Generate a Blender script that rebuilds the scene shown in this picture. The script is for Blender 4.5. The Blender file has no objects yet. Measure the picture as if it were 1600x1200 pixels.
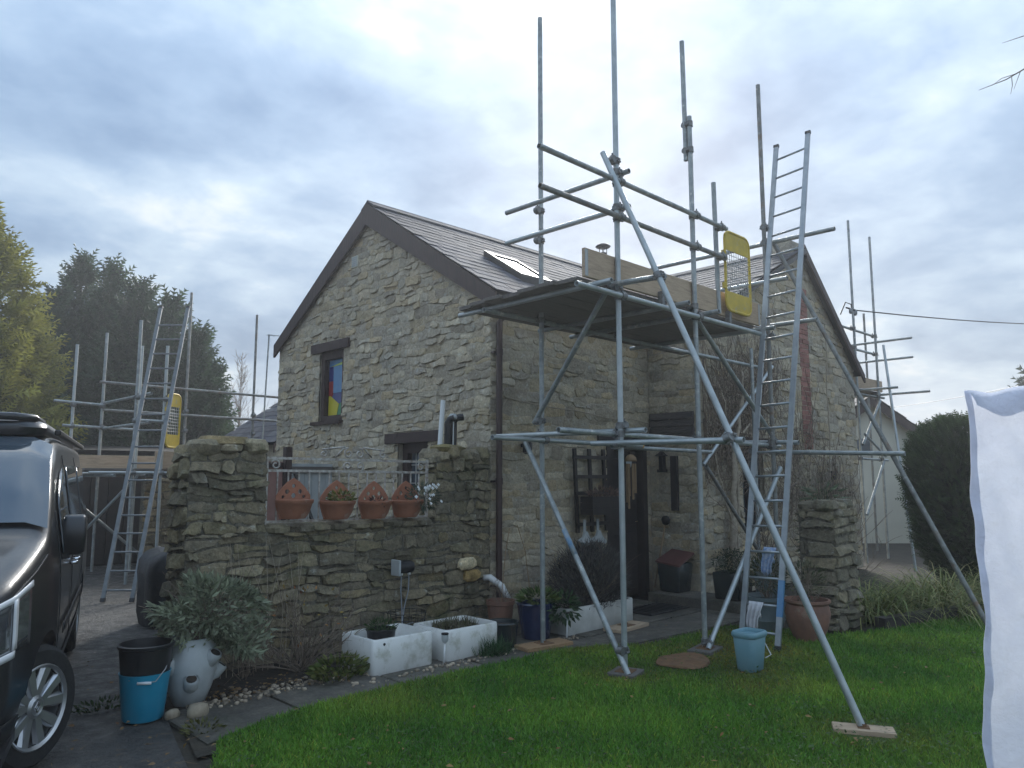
import bpy, math, random
import numpy as np
from mathutils import Vector, Matrix
random.seed(7); RNG = np.random.default_rng(7)
scn = bpy.context.scene
COL = scn.collection
rad = math.radians

# ------------------------------------------------------------------ camera, sky, sun, exposure
AZ = rad(45.7)                       # the view direction measured from the long axis of the cottage (+X)
cam = bpy.data.cameras.new('camera'); cam_o = bpy.data.objects.new('camera', cam); COL.objects.link(cam_o)
cam.sensor_width = 36; cam.lens = 36*1180/1600; cam.clip_end = 2000; cam.clip_start = .05
cam_o.location = (0, 0, 1.6)
cam_o.rotation_euler = (rad(90)+math.atan(145/1180), 0, AZ-rad(90))
scn.camera = cam_o

SUN_AZ = AZ - rad(9); SUN_EL = rad(27)       # low winter sun behind thin cloud, beyond the house
sd = Vector((math.cos(SUN_AZ)*math.cos(SUN_EL), math.sin(SUN_AZ)*math.cos(SUN_EL), math.sin(SUN_EL)))
sun = bpy.data.lights.new('sun', 'SUN'); sun.energy = 2.6; sun.angle = rad(20); sun.color = (1, .97, .92)
sun_o = bpy.data.objects.new('sun', sun); COL.objects.link(sun_o)
sun_o.rotation_euler = sd.to_track_quat('Z', 'Y').to_euler()

world = bpy.data.worlds.new('World'); scn.world = world; world.use_nodes = True
wt = world.node_tree; wt.nodes.clear()
def wn(t, **k):
    n = wt.nodes.new(t)
    for a, b in k.items(): setattr(n, a, b)
    return n
wl = wt.links.new
out = wn('ShaderNodeOutputWorld'); bg = wn('ShaderNodeBackground'); bg.inputs[1].default_value = .1
sky = wn('ShaderNodeTexSky', sky_type='NISHITA', sun_disc=False, sun_elevation=SUN_EL, sun_rotation=rad(90)-SUN_AZ, air_density=1.5, dust_density=2.0)
tc = wn('ShaderNodeTexCoord')
sep = wn('ShaderNodeSeparateXYZ'); wl(tc.outputs['Generated'], sep.inputs[0])
def wm(op, a, b=None, c=None):
    n = wn('ShaderNodeMath', operation=op)
    for i, v in enumerate((a, b, c)):
        if v is None: continue
        if hasattr(v, 'links'): wl(v, n.inputs[i])
        else: n.inputs[i].default_value = v
    return n.outputs[0]
zz = wm('ADD', wm('MAXIMUM', sep.outputs[2], 0.0), .22)
cv = wn('ShaderNodeCombineXYZ'); wl(wm('DIVIDE', sep.outputs[0], zz), cv.inputs[0]); wl(wm('DIVIDE', sep.outputs[1], zz), cv.inputs[1])
def wnoise(scale, det, rough, dist, off):
    m = wn('ShaderNodeVectorMath', operation='ADD'); wl(cv.outputs[0], m.inputs[0]); m.inputs[1].default_value = off
    n = wn('ShaderNodeTexNoise'); n.inputs['Scale'].default_value = scale; n.inputs['Detail'].default_value = det
    n.inputs['Roughness'].default_value = rough; n.inputs['Distortion'].default_value = dist; wl(m.outputs[0], n.inputs['Vector'])
    return n.outputs[0]
n1 = wnoise(.95, 5, .5, .5, (3.1, 1.7, 0)); n2 = wnoise(2.6, 5, .5, .3, (8.2, 4.4, 2))
dn = wn('ShaderNodeVectorMath', operation='NORMALIZE'); wl(tc.outputs['Generated'], dn.inputs[0])
dot = wn('ShaderNodeVectorMath', operation='DOT_PRODUCT'); wl(dn.outputs[0], dot.inputs[0]); dot.inputs[1].default_value = sd
glow = wm('POWER', wm('MAXIMUM', dot.outputs['Value'], 0.0), 14.0)
n3 = wnoise(6.5, 4, .55, .2, (1.2, 7.4, 5))
dens = wm('ADD', wm('ADD', wm('MULTIPLY', n1, .44), wm('MULTIPLY', n2, .38)), wm('MULTIPLY', n3, .18))
ramp = wn('ShaderNodeValToRGB'); wl(dens, ramp.inputs[0])
CL = ramp.color_ramp; CL.elements[0].position = .38; CL.elements[0].color = (.17, .27, .43, 1)
CL.elements[1].position = .62; CL.elements[1].color = (.76, .79, .80, 1)
e = CL.elements.new(.46); e.color = (.28, .395, .56, 1); e = CL.elements.new(.54); e.color = (.44, .555, .69, 1)
br = wm('MULTIPLY', wm('MULTIPLY_ADD', glow, .08, .68), wm('MULTIPLY_ADD', wm('MAXIMUM', sep.outputs[2], 0.0), .95, .56))   # overcast sky: brighter overhead than at the horizon
cs = wn('ShaderNodeVectorMath', operation='SCALE'); wl(ramp.outputs[0], cs.inputs[0]); wl(wm('MULTIPLY', br, 8.6), cs.inputs['Scale'])
mx = wn('ShaderNodeMix', data_type='RGBA'); mx.inputs['Factor'].default_value = .96
wl(sky.outputs[0], mx.inputs['A']); wl(cs.outputs[0], mx.inputs['B'])
wl(mx.outputs['Result'], bg.inputs[0]); wl(bg.outputs[0], out.inputs[0])

scn.view_settings.view_transform = 'Standard'; scn.view_settings.look = 'None'
scn.view_settings.exposure = 1.32; scn.view_settings.gamma = 1.0
scn.render.engine = 'CYCLES'; scn.cycles.use_denoising = True
scn.cycles.max_bounces = 6; scn.cycles.diffuse_bounces = 3; scn.cycles.glossy_bounces = 3; scn.cycles.transmission_bounces = 4; scn.cycles.transparent_max_bounces = 8

# ------------------------------------------------------------------ materials
MATS = {}
def M(name, c1, c2=None, scale=6., rough=.8, bump=0., bscale=40., metal=0., spec=.4, coat=0., attr=False, det=6., c3=None, s3=1.5, t3=.6, w3=.08, stretch=None, trans=0., rvar=0., sub=0., pits=0., pscale=45., moss=None, mscale=1.3, mt=.6, crough=.06):
    m = bpy.data.materials.new(name); m.use_nodes = True; nt = m.node_tree; N = nt.nodes; L = nt.links.new
    b = N['Principled BSDF']; b.inputs['Roughness'].default_value = rough; b.inputs['Metallic'].default_value = metal
    b.inputs['Specular IOR Level'].default_value = spec; b.inputs['Coat Weight'].default_value = coat; b.inputs['Coat Roughness'].default_value = crough
    t = N.new('ShaderNodeTexCoord'); vec = t.outputs['Object']
    if stretch:
        mp = N.new('ShaderNodeMapping'); mp.inputs['Scale'].default_value = stretch; L(vec, mp.inputs[0]); vec = mp.outputs[0]
    def noise(s, d=det, r=.6):
        n = N.new('ShaderNodeTexNoise'); n.inputs['Scale'].default_value = s; n.inputs['Detail'].default_value = d; n.inputs['Roughness'].default_value = r
        L(vec, n.inputs['Vector']); return n.outputs[0]
    def mix(f, a, bb, mode='MIX'):
        n = N.new('ShaderNodeMix'); n.data_type = 'RGBA'; n.blend_type = mode
        for v, k in ((f, 'Factor'), (a, 'A'), (bb, 'B')):
            if hasattr(v, 'links'): L(v, n.inputs[k])
            else: n.inputs[k].default_value = v if k == 'Factor' else (*v[:3], 1)
        return n.outputs['Result']
    def step(f, lo, hi):
        n = N.new('ShaderNodeMapRange'); L(f, n.inputs[0]); n.inputs[1].default_value = lo; n.inputs[2].default_value = hi; return n.outputs[0]
    colr = None
    if c2 is not None:
        colr = mix(step(noise(scale), .34, .66), c1, c2)
    if c3 is not None:
        colr = mix(step(noise(s3, 8, .7), t3-w3, t3+w3), colr if colr else c1, c3)
    if moss is not None:
        colr = mix(step(noise(mscale, 8, .72), mt-.07, mt+.10), colr if colr else c1, moss)
    if pits:
        pv = step(noise(pscale, 5, .7), .30, .62); colr = mix(pits, colr if colr else c1, mix(1., colr if colr else c1, pv, 'MULTIPLY'))
    if attr:
        a = N.new('ShaderNodeAttribute'); a.attribute_name = 'tint'
        colr = mix(1., colr if colr else c1, a.outputs['Color'], 'MULTIPLY')
    if colr is None: b.inputs['Base Color'].default_value = (*c1, 1)
    else: L(colr, b.inputs['Base Color'])
    if rvar:
        L(step(noise(scale*1.7), .5-.5*.6/max(rvar, .01)*.3, 1.), b.inputs['Roughness']) if False else None
        mr = N.new('ShaderNodeMapRange'); L(noise(scale*1.3), mr.inputs[0]); mr.inputs[1].default_value = .35; mr.inputs[2].default_value = .65
        mr.inputs[3].default_value = max(rough-rvar, .02); mr.inputs[4].default_value = min(rough+rvar, 1); L(mr.outputs[0], b.inputs['Roughness'])
    if bump:
        bp = N.new('ShaderNodeBump'); bp.inputs['Strength'].default_value = min(bump, 1.); bp.inputs['Distance'].default_value = .012*max(bump, 1.)
        mm = N.new('ShaderNodeMath'); mm.operation = 'MULTIPLY_ADD'; L(noise(bscale, 6, .65), mm.inputs[0]); mm.inputs[1].default_value = .6; L(noise(bscale*.27, 3, .5), mm.inputs[2])
        L(mm.outputs[0], bp.inputs['Height']); L(bp.outputs[0], b.inputs['Normal'])
    if trans:
        b.inputs['Transmission Weight'].default_value = trans
    if sub:                                    # thin leaves let some light through
        tr = N.new('ShaderNodeBsdfTranslucent'); ms = N.new('ShaderNodeMixShader'); ms.inputs[0].default_value = sub
        if colr is None: tr.inputs[0].default_value = (*c1, 1)
        else: L(colr, tr.inputs[0])
        L(b.outputs[0], ms.inputs[1]); L(tr.outputs[0], ms.inputs[2]); L(ms.outputs[0], N['Material Output'].inputs[0])
    MATS[name] = m; return m

M('stone', (.56,.488,.36), (.42,.365,.278), 11, .95, 2.6, 30, attr=True, c3=(.60,.58,.50), s3=13, t3=.61, w3=.06, pits=.38, pscale=38, moss=(.28,.265,.215), mscale=.9, mt=.62)
M('mortar', (.56,.49,.368), (.44,.385,.295), 9, .95, 2.6, 26, c3=(.56,.54,.47), s3=11, t3=.62, w3=.06, pits=.36, pscale=30, moss=(.28,.265,.215), mscale=.9, mt=.62)
M('oldstone', (.36,.305,.205), (.20,.172,.12), 10, .97, 2.8, 26, attr=True, c3=(.44,.43,.37), s3=12, t3=.63, w3=.05, pits=.6, pscale=40, moss=(.12,.125,.055), mscale=1.6, mt=.60)
M('oldjoint', (.27,.245,.185), (.15,.14,.11), 9, .97, 3., 22, pits=.8, pscale=26, moss=(.09,.095,.045), mscale=1.6, mt=.58)
M('moss', (.10,.12,.03), (.19,.17,.07), 14, .95, 2, 60)
M('slate', (.095,.098,.112), (.058,.060,.070), 7, .82, .6, 30, attr=True, spec=.2, c3=(.15,.15,.13), s3=6, t3=.63, w3=.06, moss=(.07,.075,.045), mscale=2.2, mt=.64)
M('timber', (.055,.032,.028), (.036,.022,.020), 8, .6, .5, 30, stretch=(3,3,.6))
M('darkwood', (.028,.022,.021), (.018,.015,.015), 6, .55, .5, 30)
M('greyboard', (.085,.075,.07), (.055,.05,.048), 7, .8, .5, 30, stretch=(6,1,6))
M('plastic_brown', (.060,.034,.030), (.046,.027,.025), 3, .4)
M('galv', (.36,.39,.39), (.23,.255,.26), 9, .5, .2, 70, metal=.55, c3=(.55,.55,.52), s3=16, t3=.62, w3=.05, rvar=.14, moss=(.25,.20,.15), mscale=5, mt=.66)
M('galv_old', (.27,.28,.27), (.17,.175,.17), 11, .6, .3, 70, metal=.45, c3=(.42,.41,.38), s3=15, t3=.63, w3=.05, rvar=.12, moss=(.22,.15,.10), mscale=6, mt=.60)
M('galv_new', (.43,.47,.475), (.33,.365,.375), 8, .42, .15, 70, metal=.6, c3=(.58,.58,.56), s3=19, t3=.66, w3=.04, rvar=.1)
M('galv_blue', (.10,.22,.36), (.32,.36,.38), 13, .55, metal=.3)
M('coupler', (.22,.235,.235), (.13,.125,.12), 30, .55, .4, 60, metal=.6)
M('alu', (.36,.39,.41), (.27,.30,.32), 9, .45, .1, 60, metal=.65)
M('alu_shaded', (.20,.22,.23), (.14,.155,.165), 9, .6, .1, 60, metal=.4)  # darker copy of alu: tree shade put into the far ladder's colour
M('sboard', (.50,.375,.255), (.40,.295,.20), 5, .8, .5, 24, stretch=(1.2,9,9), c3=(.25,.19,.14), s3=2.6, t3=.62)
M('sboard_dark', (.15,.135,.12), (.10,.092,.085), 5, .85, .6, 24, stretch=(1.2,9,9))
M('pad', (.36,.23,.12), (.25,.15,.08), 9, .85, .6, 24, stretch=(2,9,9))
M('yellow', (.66,.47,.04), (.50,.36,.05), 7, .6, .2, 30, c3=(.42,.36,.2), s3=9, t3=.64)
M('white_glaze', (.80,.80,.77), (.70,.70,.66), 2.2, .25, .1, 12, spec=.5, coat=.3, c3=(.40,.385,.31), s3=4.2, t3=.61, w3=.10, moss=(.50,.50,.40), mscale=9, mt=.62)
M('white_plastic', (.72,.73,.72), None, rough=.4)
M('white_paint', (.62,.62,.58), (.45,.45,.41), 5, .6)
M('render_wall', (.62,.62,.53), (.52,.52,.45), .8, .85, .3, 50)
M('terracotta', (.40,.155,.085), (.30,.12,.07), 6, .8, .4, 40, c3=(.45,.33,.26), s3=5, t3=.64)
M('terracotta_dull', (.26,.13,.085), (.17,.095,.07), 6, .8, .5, 30, c3=(.33,.27,.2), s3=4, t3=.62)
M('blueglaze', (.018,.03,.085), (.012,.018,.05), 4, .18, coat=.5, spec=.5)
M('darkglaze', (.018,.030,.032), (.012,.018,.02), 4, .25, coat=.4)
M('greyglaze', (.16,.21,.22), (.11,.15,.16), 5, .35, coat=.2)
M('cyan', (.015,.30,.46), (.012,.25,.40), 4, .35)
M('blackplastic', (.012,.013,.015), (.02,.02,.022), 9, .4)
M('blackcover', (.010,.011,.013), (.018,.018,.02), 5, .45, 1.2, 9)
M('bluegrey', (.17,.31,.36), (.14,.27,.32), 3, .4)
M('palegrey', (.50,.53,.53), (.38,.41,.41), 5, .4)
M('cloth', (.66,.66,.68), (.55,.55,.58), 9, .9, .8, 30)
M('bluecloth', (.16,.27,.48), (.45,.50,.58), 26, .9, .8, 30)
M('sheet', (.70,.74,.84), (.60,.64,.75), 7, .85, 2.2, 17, sub=.45, c3=(.52,.55,.62), s3=2.2, t3=.66, w3=.1)
M('soil', (.045,.034,.025), (.025,.02,.016), 14, .95, 2, 40)
M('asphalt', (.115,.105,.092), (.07,.066,.06), 5, .62, 1.2, 90, c3=(.05,.049,.047), s3=.9, t3=.54, w3=.12, rvar=.3, pits=.5, pscale=60)
M('concrete', (.17,.152,.122), (.10,.093,.08), 4, .7, 1., 60, pits=.45, pscale=40, attr=True, c3=(.06,.065,.042), s3=1.6, t3=.58, w3=.1, rvar=.2)
M('earth', (.06,.05,.035), (.035,.03,.022), 3, .95, 1.5, 30)
M('lawnbase', (.045,.085,.016), (.06,.085,.022), 3, .95, 1.5, 60)
M('grass', (.135,.30,.035), (.10,.235,.03), 1.3, .6, attr=True, spec=.25, sub=.3)
M('pebble', (.36,.31,.24), (.22,.18,.14), 12, .8, attr=True)
M('deadleaf', (.30,.20,.09), (.20,.12,.06), 8, .8, attr=True, sub=.2)
M('leaf', (1,1,1), (.7,.7,.7), 6, .55, attr=True, sub=.25, spec=.3)
M('twig', (.24,.185,.135), (.13,.10,.08), 20, .9)
M('palestem', (.44,.37,.28), (.28,.235,.18), 20, .9, .8, 40)
M('bark', (.09,.07,.055), (.05,.04,.035), 12, .95, 1.5, 20)
M('paint_black', (.010,.011,.014), (.014,.015,.018), 3, .32, .10, 300, coat=.6, spec=.4, crough=.14)
M('tyre', (.014,.014,.015), (.02,.02,.02), 20, .8, .3, 80)
M('alloy', (.55,.56,.57), (.42,.43,.44), 4, .3, metal=.85)
M('chrome', (.72,.73,.75), None, rough=.12, metal=1.)
M('glass_dark', (.05,.07,.09), None, rough=.04, spec=.9, coat=.6)
M('lampglass', (.35,.37,.38), (.12,.13,.14), 14, .08, metal=.7, coat=1)
M('drl', (.80,.81,.82), None, rough=.25, coat=.5)
M('pane', (.10,.12,.14), (.07,.085,.10), 3, .06, spec=.7)
M('g_blue', (.05,.18,.36), (.07,.22,.40), 9, .15, spec=.6)
M('g_dblue', (.025,.04,.17), None, rough=.15, spec=.6)
M('g_yellow', (.50,.43,.02), None, rough=.15, spec=.6)
M('g_green', (.015,.19,.085), None, rough=.15, spec=.6)
M('g_lime', (.34,.50,.08), None, rough=.15, spec=.6)
M('g_red', (.28,.03,.03), None, rough=.15, spec=.6)
M('lead', (.02,.02,.022), None, rough=.5)
M('iron', (.58,.57,.53), (.30,.24,.20), 24, .6, metal=.35)
M('brick', (.33,.15,.115), (.25,.11,.09), 9, .9, 1., 40, attr=True)
M('cable', (.02,.02,.022), None, rough=.5)
M('greycable', (.24,.26,.28), None, rough=.5)
M('rust', (.19,.105,.05), (.12,.065,.035), 14, .85, .6, 40)
M('bamboo', (.34,.23,.13), (.26,.17,.09), 9, .6)
M('pinkwood', (.36,.19,.155), (.29,.16,.13), 7, .8, .4, 30)
M('redplastic', (.12,.045,.04), (.09,.035,.03), 6, .5)
M('galvwire', (.40,.41,.40), None, rough=.5, metal=.5)
M('orangecap', (.75,.38,.02), None, rough=.5)
M('net', (.05,.05,.05), None, rough=.7)

# ------------------------------------------------------------------ mesh helpers
ORG = {}
def org(p): return ORG.get(p.name, Vector((0, 0, 0))) if p else Vector((0, 0, 0))
def tag(o, label=None, cat=None, group=None, kind=None):
    if label: o['label'] = label
    if cat: o['category'] = cat
    if group: o['group'] = group
    if kind: o['kind'] = kind
    return o
def thing(name, label, cat, loc=(0, 0, 0), group=None, rz=0):
    o = bpy.data.objects.new(name, None); COL.objects.link(o); o.location = loc; o.rotation_euler = (0, 0, rz); o.empty_display_size = .1
    ORG[o.name] = Vector(loc); return tag(o, label, cat, group)
def link(name, me, parent=None, mat=None):
    o = bpy.data.objects.new(name, me); COL.objects.link(o)
    if mat is not None and not me.materials: me.materials.append(MATS[mat])
    if parent:
        o.parent = parent; ORG[o.name] = org(parent)
    return o
def raw(name, V, F, mat, parent=None, smooth=False, tint=None, local=False):
    """V (n,3), F list or (m,k) array of indices -> ONE mesh object; V in world metres unless local"""
    V = np.asarray(V, dtype=np.float64).reshape(-1, 3)
    if parent and not local: V = V - np.array(org(parent))
    me = bpy.data.meshes.new(name)
    if isinstance(F, np.ndarray):
        k = F.shape[1]; me.vertices.add(len(V)); me.vertices.foreach_set('co', V.ravel().astype(np.float32))
        me.loops.add(F.size); me.loops.foreach_set('vertex_index', F.ravel().astype(np.int32))
        me.polygons.add(len(F)); me.polygons.foreach_set('loop_start', np.arange(0, F.size, k, dtype=np.int32))
        me.update(calc_edges=True)
    else: me.from_pydata(V.tolist(), [], F)
    if tint is not None:
        a = me.color_attributes.new('tint', 'FLOAT_COLOR', 'POINT'); t = np.ones((len(V), 4), np.float32); t[:, :3] = tint; a.data.foreach_set('color', t.ravel())
    if smooth: me.polygons.foreach_set('use_smooth', np.ones(len(me.polygons), bool))
    me.validate(); me.update()
    return link(name, me, parent, mat)

class MB:
    """collects boxes, tubes, lathes ... of ONE part"""
    def __init__(s): s.V = []; s.F = []; s.T = []
    def add(s, v, f, tint=None):
        n = len(s.V); s.V += [tuple(map(float, p)) for p in v]; s.F += [tuple(i+n for i in q) for q in f]
        s.T += [tuple(tint) if tint is not None else (1, 1, 1)]*len(v); return s
    def box(s, x0, x1, y0, y1, z0, z1, j=0, bev=0, tint=None):
        if bev:
            b = bev; v = []; f = []
            P = lambda a, b_, c: v.append((a, b_, c)) or len(v)-1
            idx = {}
            for ix, X in enumerate((x0, x1)):
                for iy, Y in enumerate((y0, y1)):
                    for iz, Z in enumerate((z0, z1)):
                        sx, sy, sz = (1-2*ix)*b, (1-2*iy)*b, (1-2*iz)*b
                        idx[ix, iy, iz] = (P(X, Y+sy, Z+sz), P(X+sx, Y, Z+sz), P(X+sx, Y+sy, Z))
            I = idx
            for k in (0, 1):
                f.append([I[k,0,0][0], I[k,1,0][0], I[k,1,1][0], I[k,0,1][0]]); f.append([I[0,k,0][1], I[1,k,0][1], I[1,k,1][1], I[0,k,1][1]]); f.append([I[0,0,k][2], I[1,0,k][2], I[1,1,k][2], I[0,1,k][2]])
            for a in (0, 1):
                for c in (0, 1):
                    f.append([I[0,a,c][1], I[1,a,c][1], I[1,a,c][2], I[0,a,c][2]]); f.append([I[a,0,c][0], I[a,1,c][0], I[a,1,c][2], I[a,0,c][2]]); f.append([I[a,c,0][0], I[a,c,1][0], I[a,c,1][1], I[a,c,0][1]])
            for k in I.values(): f.append(list(k))
            return s.add(v, f, tint)
        r = lambda: random.uniform(-j, j)
        v = [(x+r(), y+r(), z+r()) for z in (z0, z1) for x, y in ((x0, y0), (x1, y0), (x1, y1), (x0, y1))]
        return s.add(v, [(3,2,1,0), (4,5,6,7), (0,1,5,4), (1,2,6,5), (2,3,7,6), (3,0,4,7)], tint)
    def obox(s, p, q, w, h, up=(0, 0, 1), tint=None):
        """bar of section w x h running from p to q"""
        p, q = Vector(p), Vector(q); d = (q-p).normalized(); u = Vector(up)
        if abs(d.dot(u)) > .98: u = Vector((1, 0, 0))
        a = d.cross(u).normalized()*w/2; b = a.cross(d).normalized()*h/2
        v = [e+sx*a+sy*b for e in (p, q) for sx, sy in ((-1,-1), (1,-1), (1,1), (-1,1))]
        return s.add(v, [(3,2,1,0), (4,5,6,7), (0,1,5,4), (1,2,6,5), (2,3,7,6), (3,0,4,7)], tint)
    def path(s, pts, r, n=6, cap=True, tint=None):
        """swept tube; r a number or one per point"""
        pts = [Vector(p) for p in pts]; m = len(pts); rr = [r]*m if not hasattr(r, '__len__') else r
        v = []; ref = None
        for i, p in enumerate(pts):
            d = (pts[min(i+1, m-1)]-pts[max(i-1, 0)]).normalized()
            if ref is None: ref = Vector((0, 0, 1)) if abs(d.z) < .9 else Vector((1, 0, 0))
            a = d.cross(ref).normalized(); b = a.cross(d).normalized(); ref = b
            v += [p+(a*math.cos(k*2*math.pi/n)+b*math.sin(k*2*math.pi/n))*rr[i] for k in range(n)]
        f = [(i*n+k, i*n+(k+1) % n, (i+1)*n+(k+1) % n, (i+1)*n+k) for i in range(m-1) for k in range(n)]
        if cap: f += [tuple(range(n-1, -1, -1)), tuple((m-1)*n+k for k in range(n))]
        return s.add(v, f, tint)
    def lathe(s, prof, c=(0, 0, 0), n=20, sx=1, sy=1, tint=None, close=False):
        v = [(c[0]+r*math.cos(k*2*math.pi/n)*sx, c[1]+r*math.sin(k*2*math.pi/n)*sy, c[2]+z) for r, z in prof for k in range(n)]
        m = len(prof); f = [(i*n+k, i*n+(k+1) % n, (i+1)*n+(k+1) % n, (i+1)*n+k) for i in range(m-1) for k in range(n)]
        if close: f += [tuple((m-1)*n+k for k in range(n))]
        f += [tuple(range(n-1, -1, -1))]
        return s.add(v, f, tint)
    def prism(s, poly, d, tint=None):
        """poly: list of 3D points (flat), extruded by vector d"""
        n = len(poly); d = Vector(d); v = [Vector(p) for p in poly]+[Vector(p)+d for p in poly]
        return s.add(v, [tuple(range(n-1, -1, -1)), tuple(range(n, 2*n))]+[(k, (k+1) % n, n+(k+1) % n, n+k) for k in range(n)], tint)
    def build(s, name, mat, parent=None, smooth=False, local=False, tint=False, auto=None):
        o = raw(name, s.V, s.F, mat, parent, smooth or auto is not None, np.array(s.T) if tint else None, local)
        if auto is not None:
            try: o.data.set_sharp_from_angle(angle=rad(auto))
            except Exception: pass
        return o
def copy_thing(root, loc, label=None, rz=0):
    r = root.copy(); COL.objects.link(r); r.location = loc; r.rotation_euler = (0, 0, rz); ORG[r.name] = Vector(loc)
    if label: r['label'] = label
    for ch in list(root.children):
        c = ch.copy(); COL.objects.link(c); c.parent = r
        for g in list(ch.children):
            d = g.copy(); COL.objects.link(d); d.parent = c
    return r

def rotmats(dirs, roll):
    """matrices whose local +Y is dirs and whose +Z is rolled about it"""
    d = dirs/np.linalg.norm(dirs, axis=1, keepdims=True); up = np.tile([0, 0, 1.], (len(d), 1)); up[np.abs(d[:, 2]) > .95] = [1, 0, 0]
    x = np.cross(d, up); x /= np.linalg.norm(x, axis=1, keepdims=True); z = np.cross(x, d)
    c, s_ = np.cos(roll)[:, None], np.sin(roll)[:, None]
    return np.stack([x*c+z*s_, d, z*c-x*s_], axis=2)
def scatter(tv, tf, pos, dirs, scale, roll, tint):
    """many small pieces as arrays: template vertices/faces at pos along dirs"""
    tv = np.asarray(tv, float); tf = np.asarray(tf, int); n = len(pos); k = len(tv)
    R = rotmats(np.asarray(dirs, float), np.asarray(roll, float)); sc = np.asarray(scale, float)
    if sc.ndim == 1: sc = np.stack([sc]*3, 1)
    V = np.einsum('nij,nkj->nki', R, tv[None]*sc[:, None, :])+np.asarray(pos)[:, None, :]
    F = (tf[None]+(np.arange(n)*k)[:, None, None]).reshape(-1, tf.shape[1])
    return V.reshape(-1, 3), F, np.repeat(np.asarray(tint), k, axis=0)
LEAF_V = [(0,0,0), (.28,.35,.06), (0,.55,0), (-.28,.35,.06), (0,1,-.05)]; LEAF_F = [(0,1,2), (0,2,3), (2,1,4), (2,4,3)]
BLADE_V = [(-.5,0,0), (.5,0,0), (.32,.55,.10), (-.32,.55,.10), (0,1,.35)]; BLADE_F = [(0,1,2), (0,2,3), (3,2,4)]
def cols(base, n, v=.25, hue=None):
    c = np.array(base)[None]*(1+RNG.uniform(-v, v, (n, 1)))
    if hue is not None: c = c+(np.array(hue)-np.array(base))[None]*RNG.uniform(0, 1, (n, 1))**1.6
    return np.clip(c, 0, 1)
# ------------------------------------------------------------------ setting: ground, driveway, path, lawn
def sheet(name, pts, z, mat, kind='structure', label=None):
    o = raw(name, [(x, y, z) for x, y in pts], [tuple(range(len(pts)))], mat); return tag(o, label, kind=kind)
sheet('ground', [(-60,-60), (90,-60), (90,90), (-60,90)], -.03, 'earth')
sheet('driveway', [(-6,-2), (1.75,-2), (1.75,4.2), (1.98,5.15), (2.2,5.95), (2.25,6.7), (5.7,6.7), (5.7,11.3), (9,11.4), (9,15.5), (-6,15.5)], -.012, 'asphalt')

def clip_poly(poly, n, c):
    """keep the side n.p <= c"""
    out = []
    for i in range(len(poly)):
        a, b = poly[i], poly[(i+1) % len(poly)]; da = n[0]*a[0]+n[1]*a[1]-c; db = n[0]*b[0]+n[1]*b[1]-c
        if da <= 0: out.append(a)
        if (da < 0 < db) or (db < 0 < da):
            t = da/(da-db); out.append((a[0]+(b[0]-a[0])*t, a[1]+(b[1]-a[1])*t))
    return out
def area(p): return abs(sum(p[i][0]*p[(i+1) % len(p)][1]-p[(i+1) % len(p)][0]*p[i][1] for i in range(len(p))))/2

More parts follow.
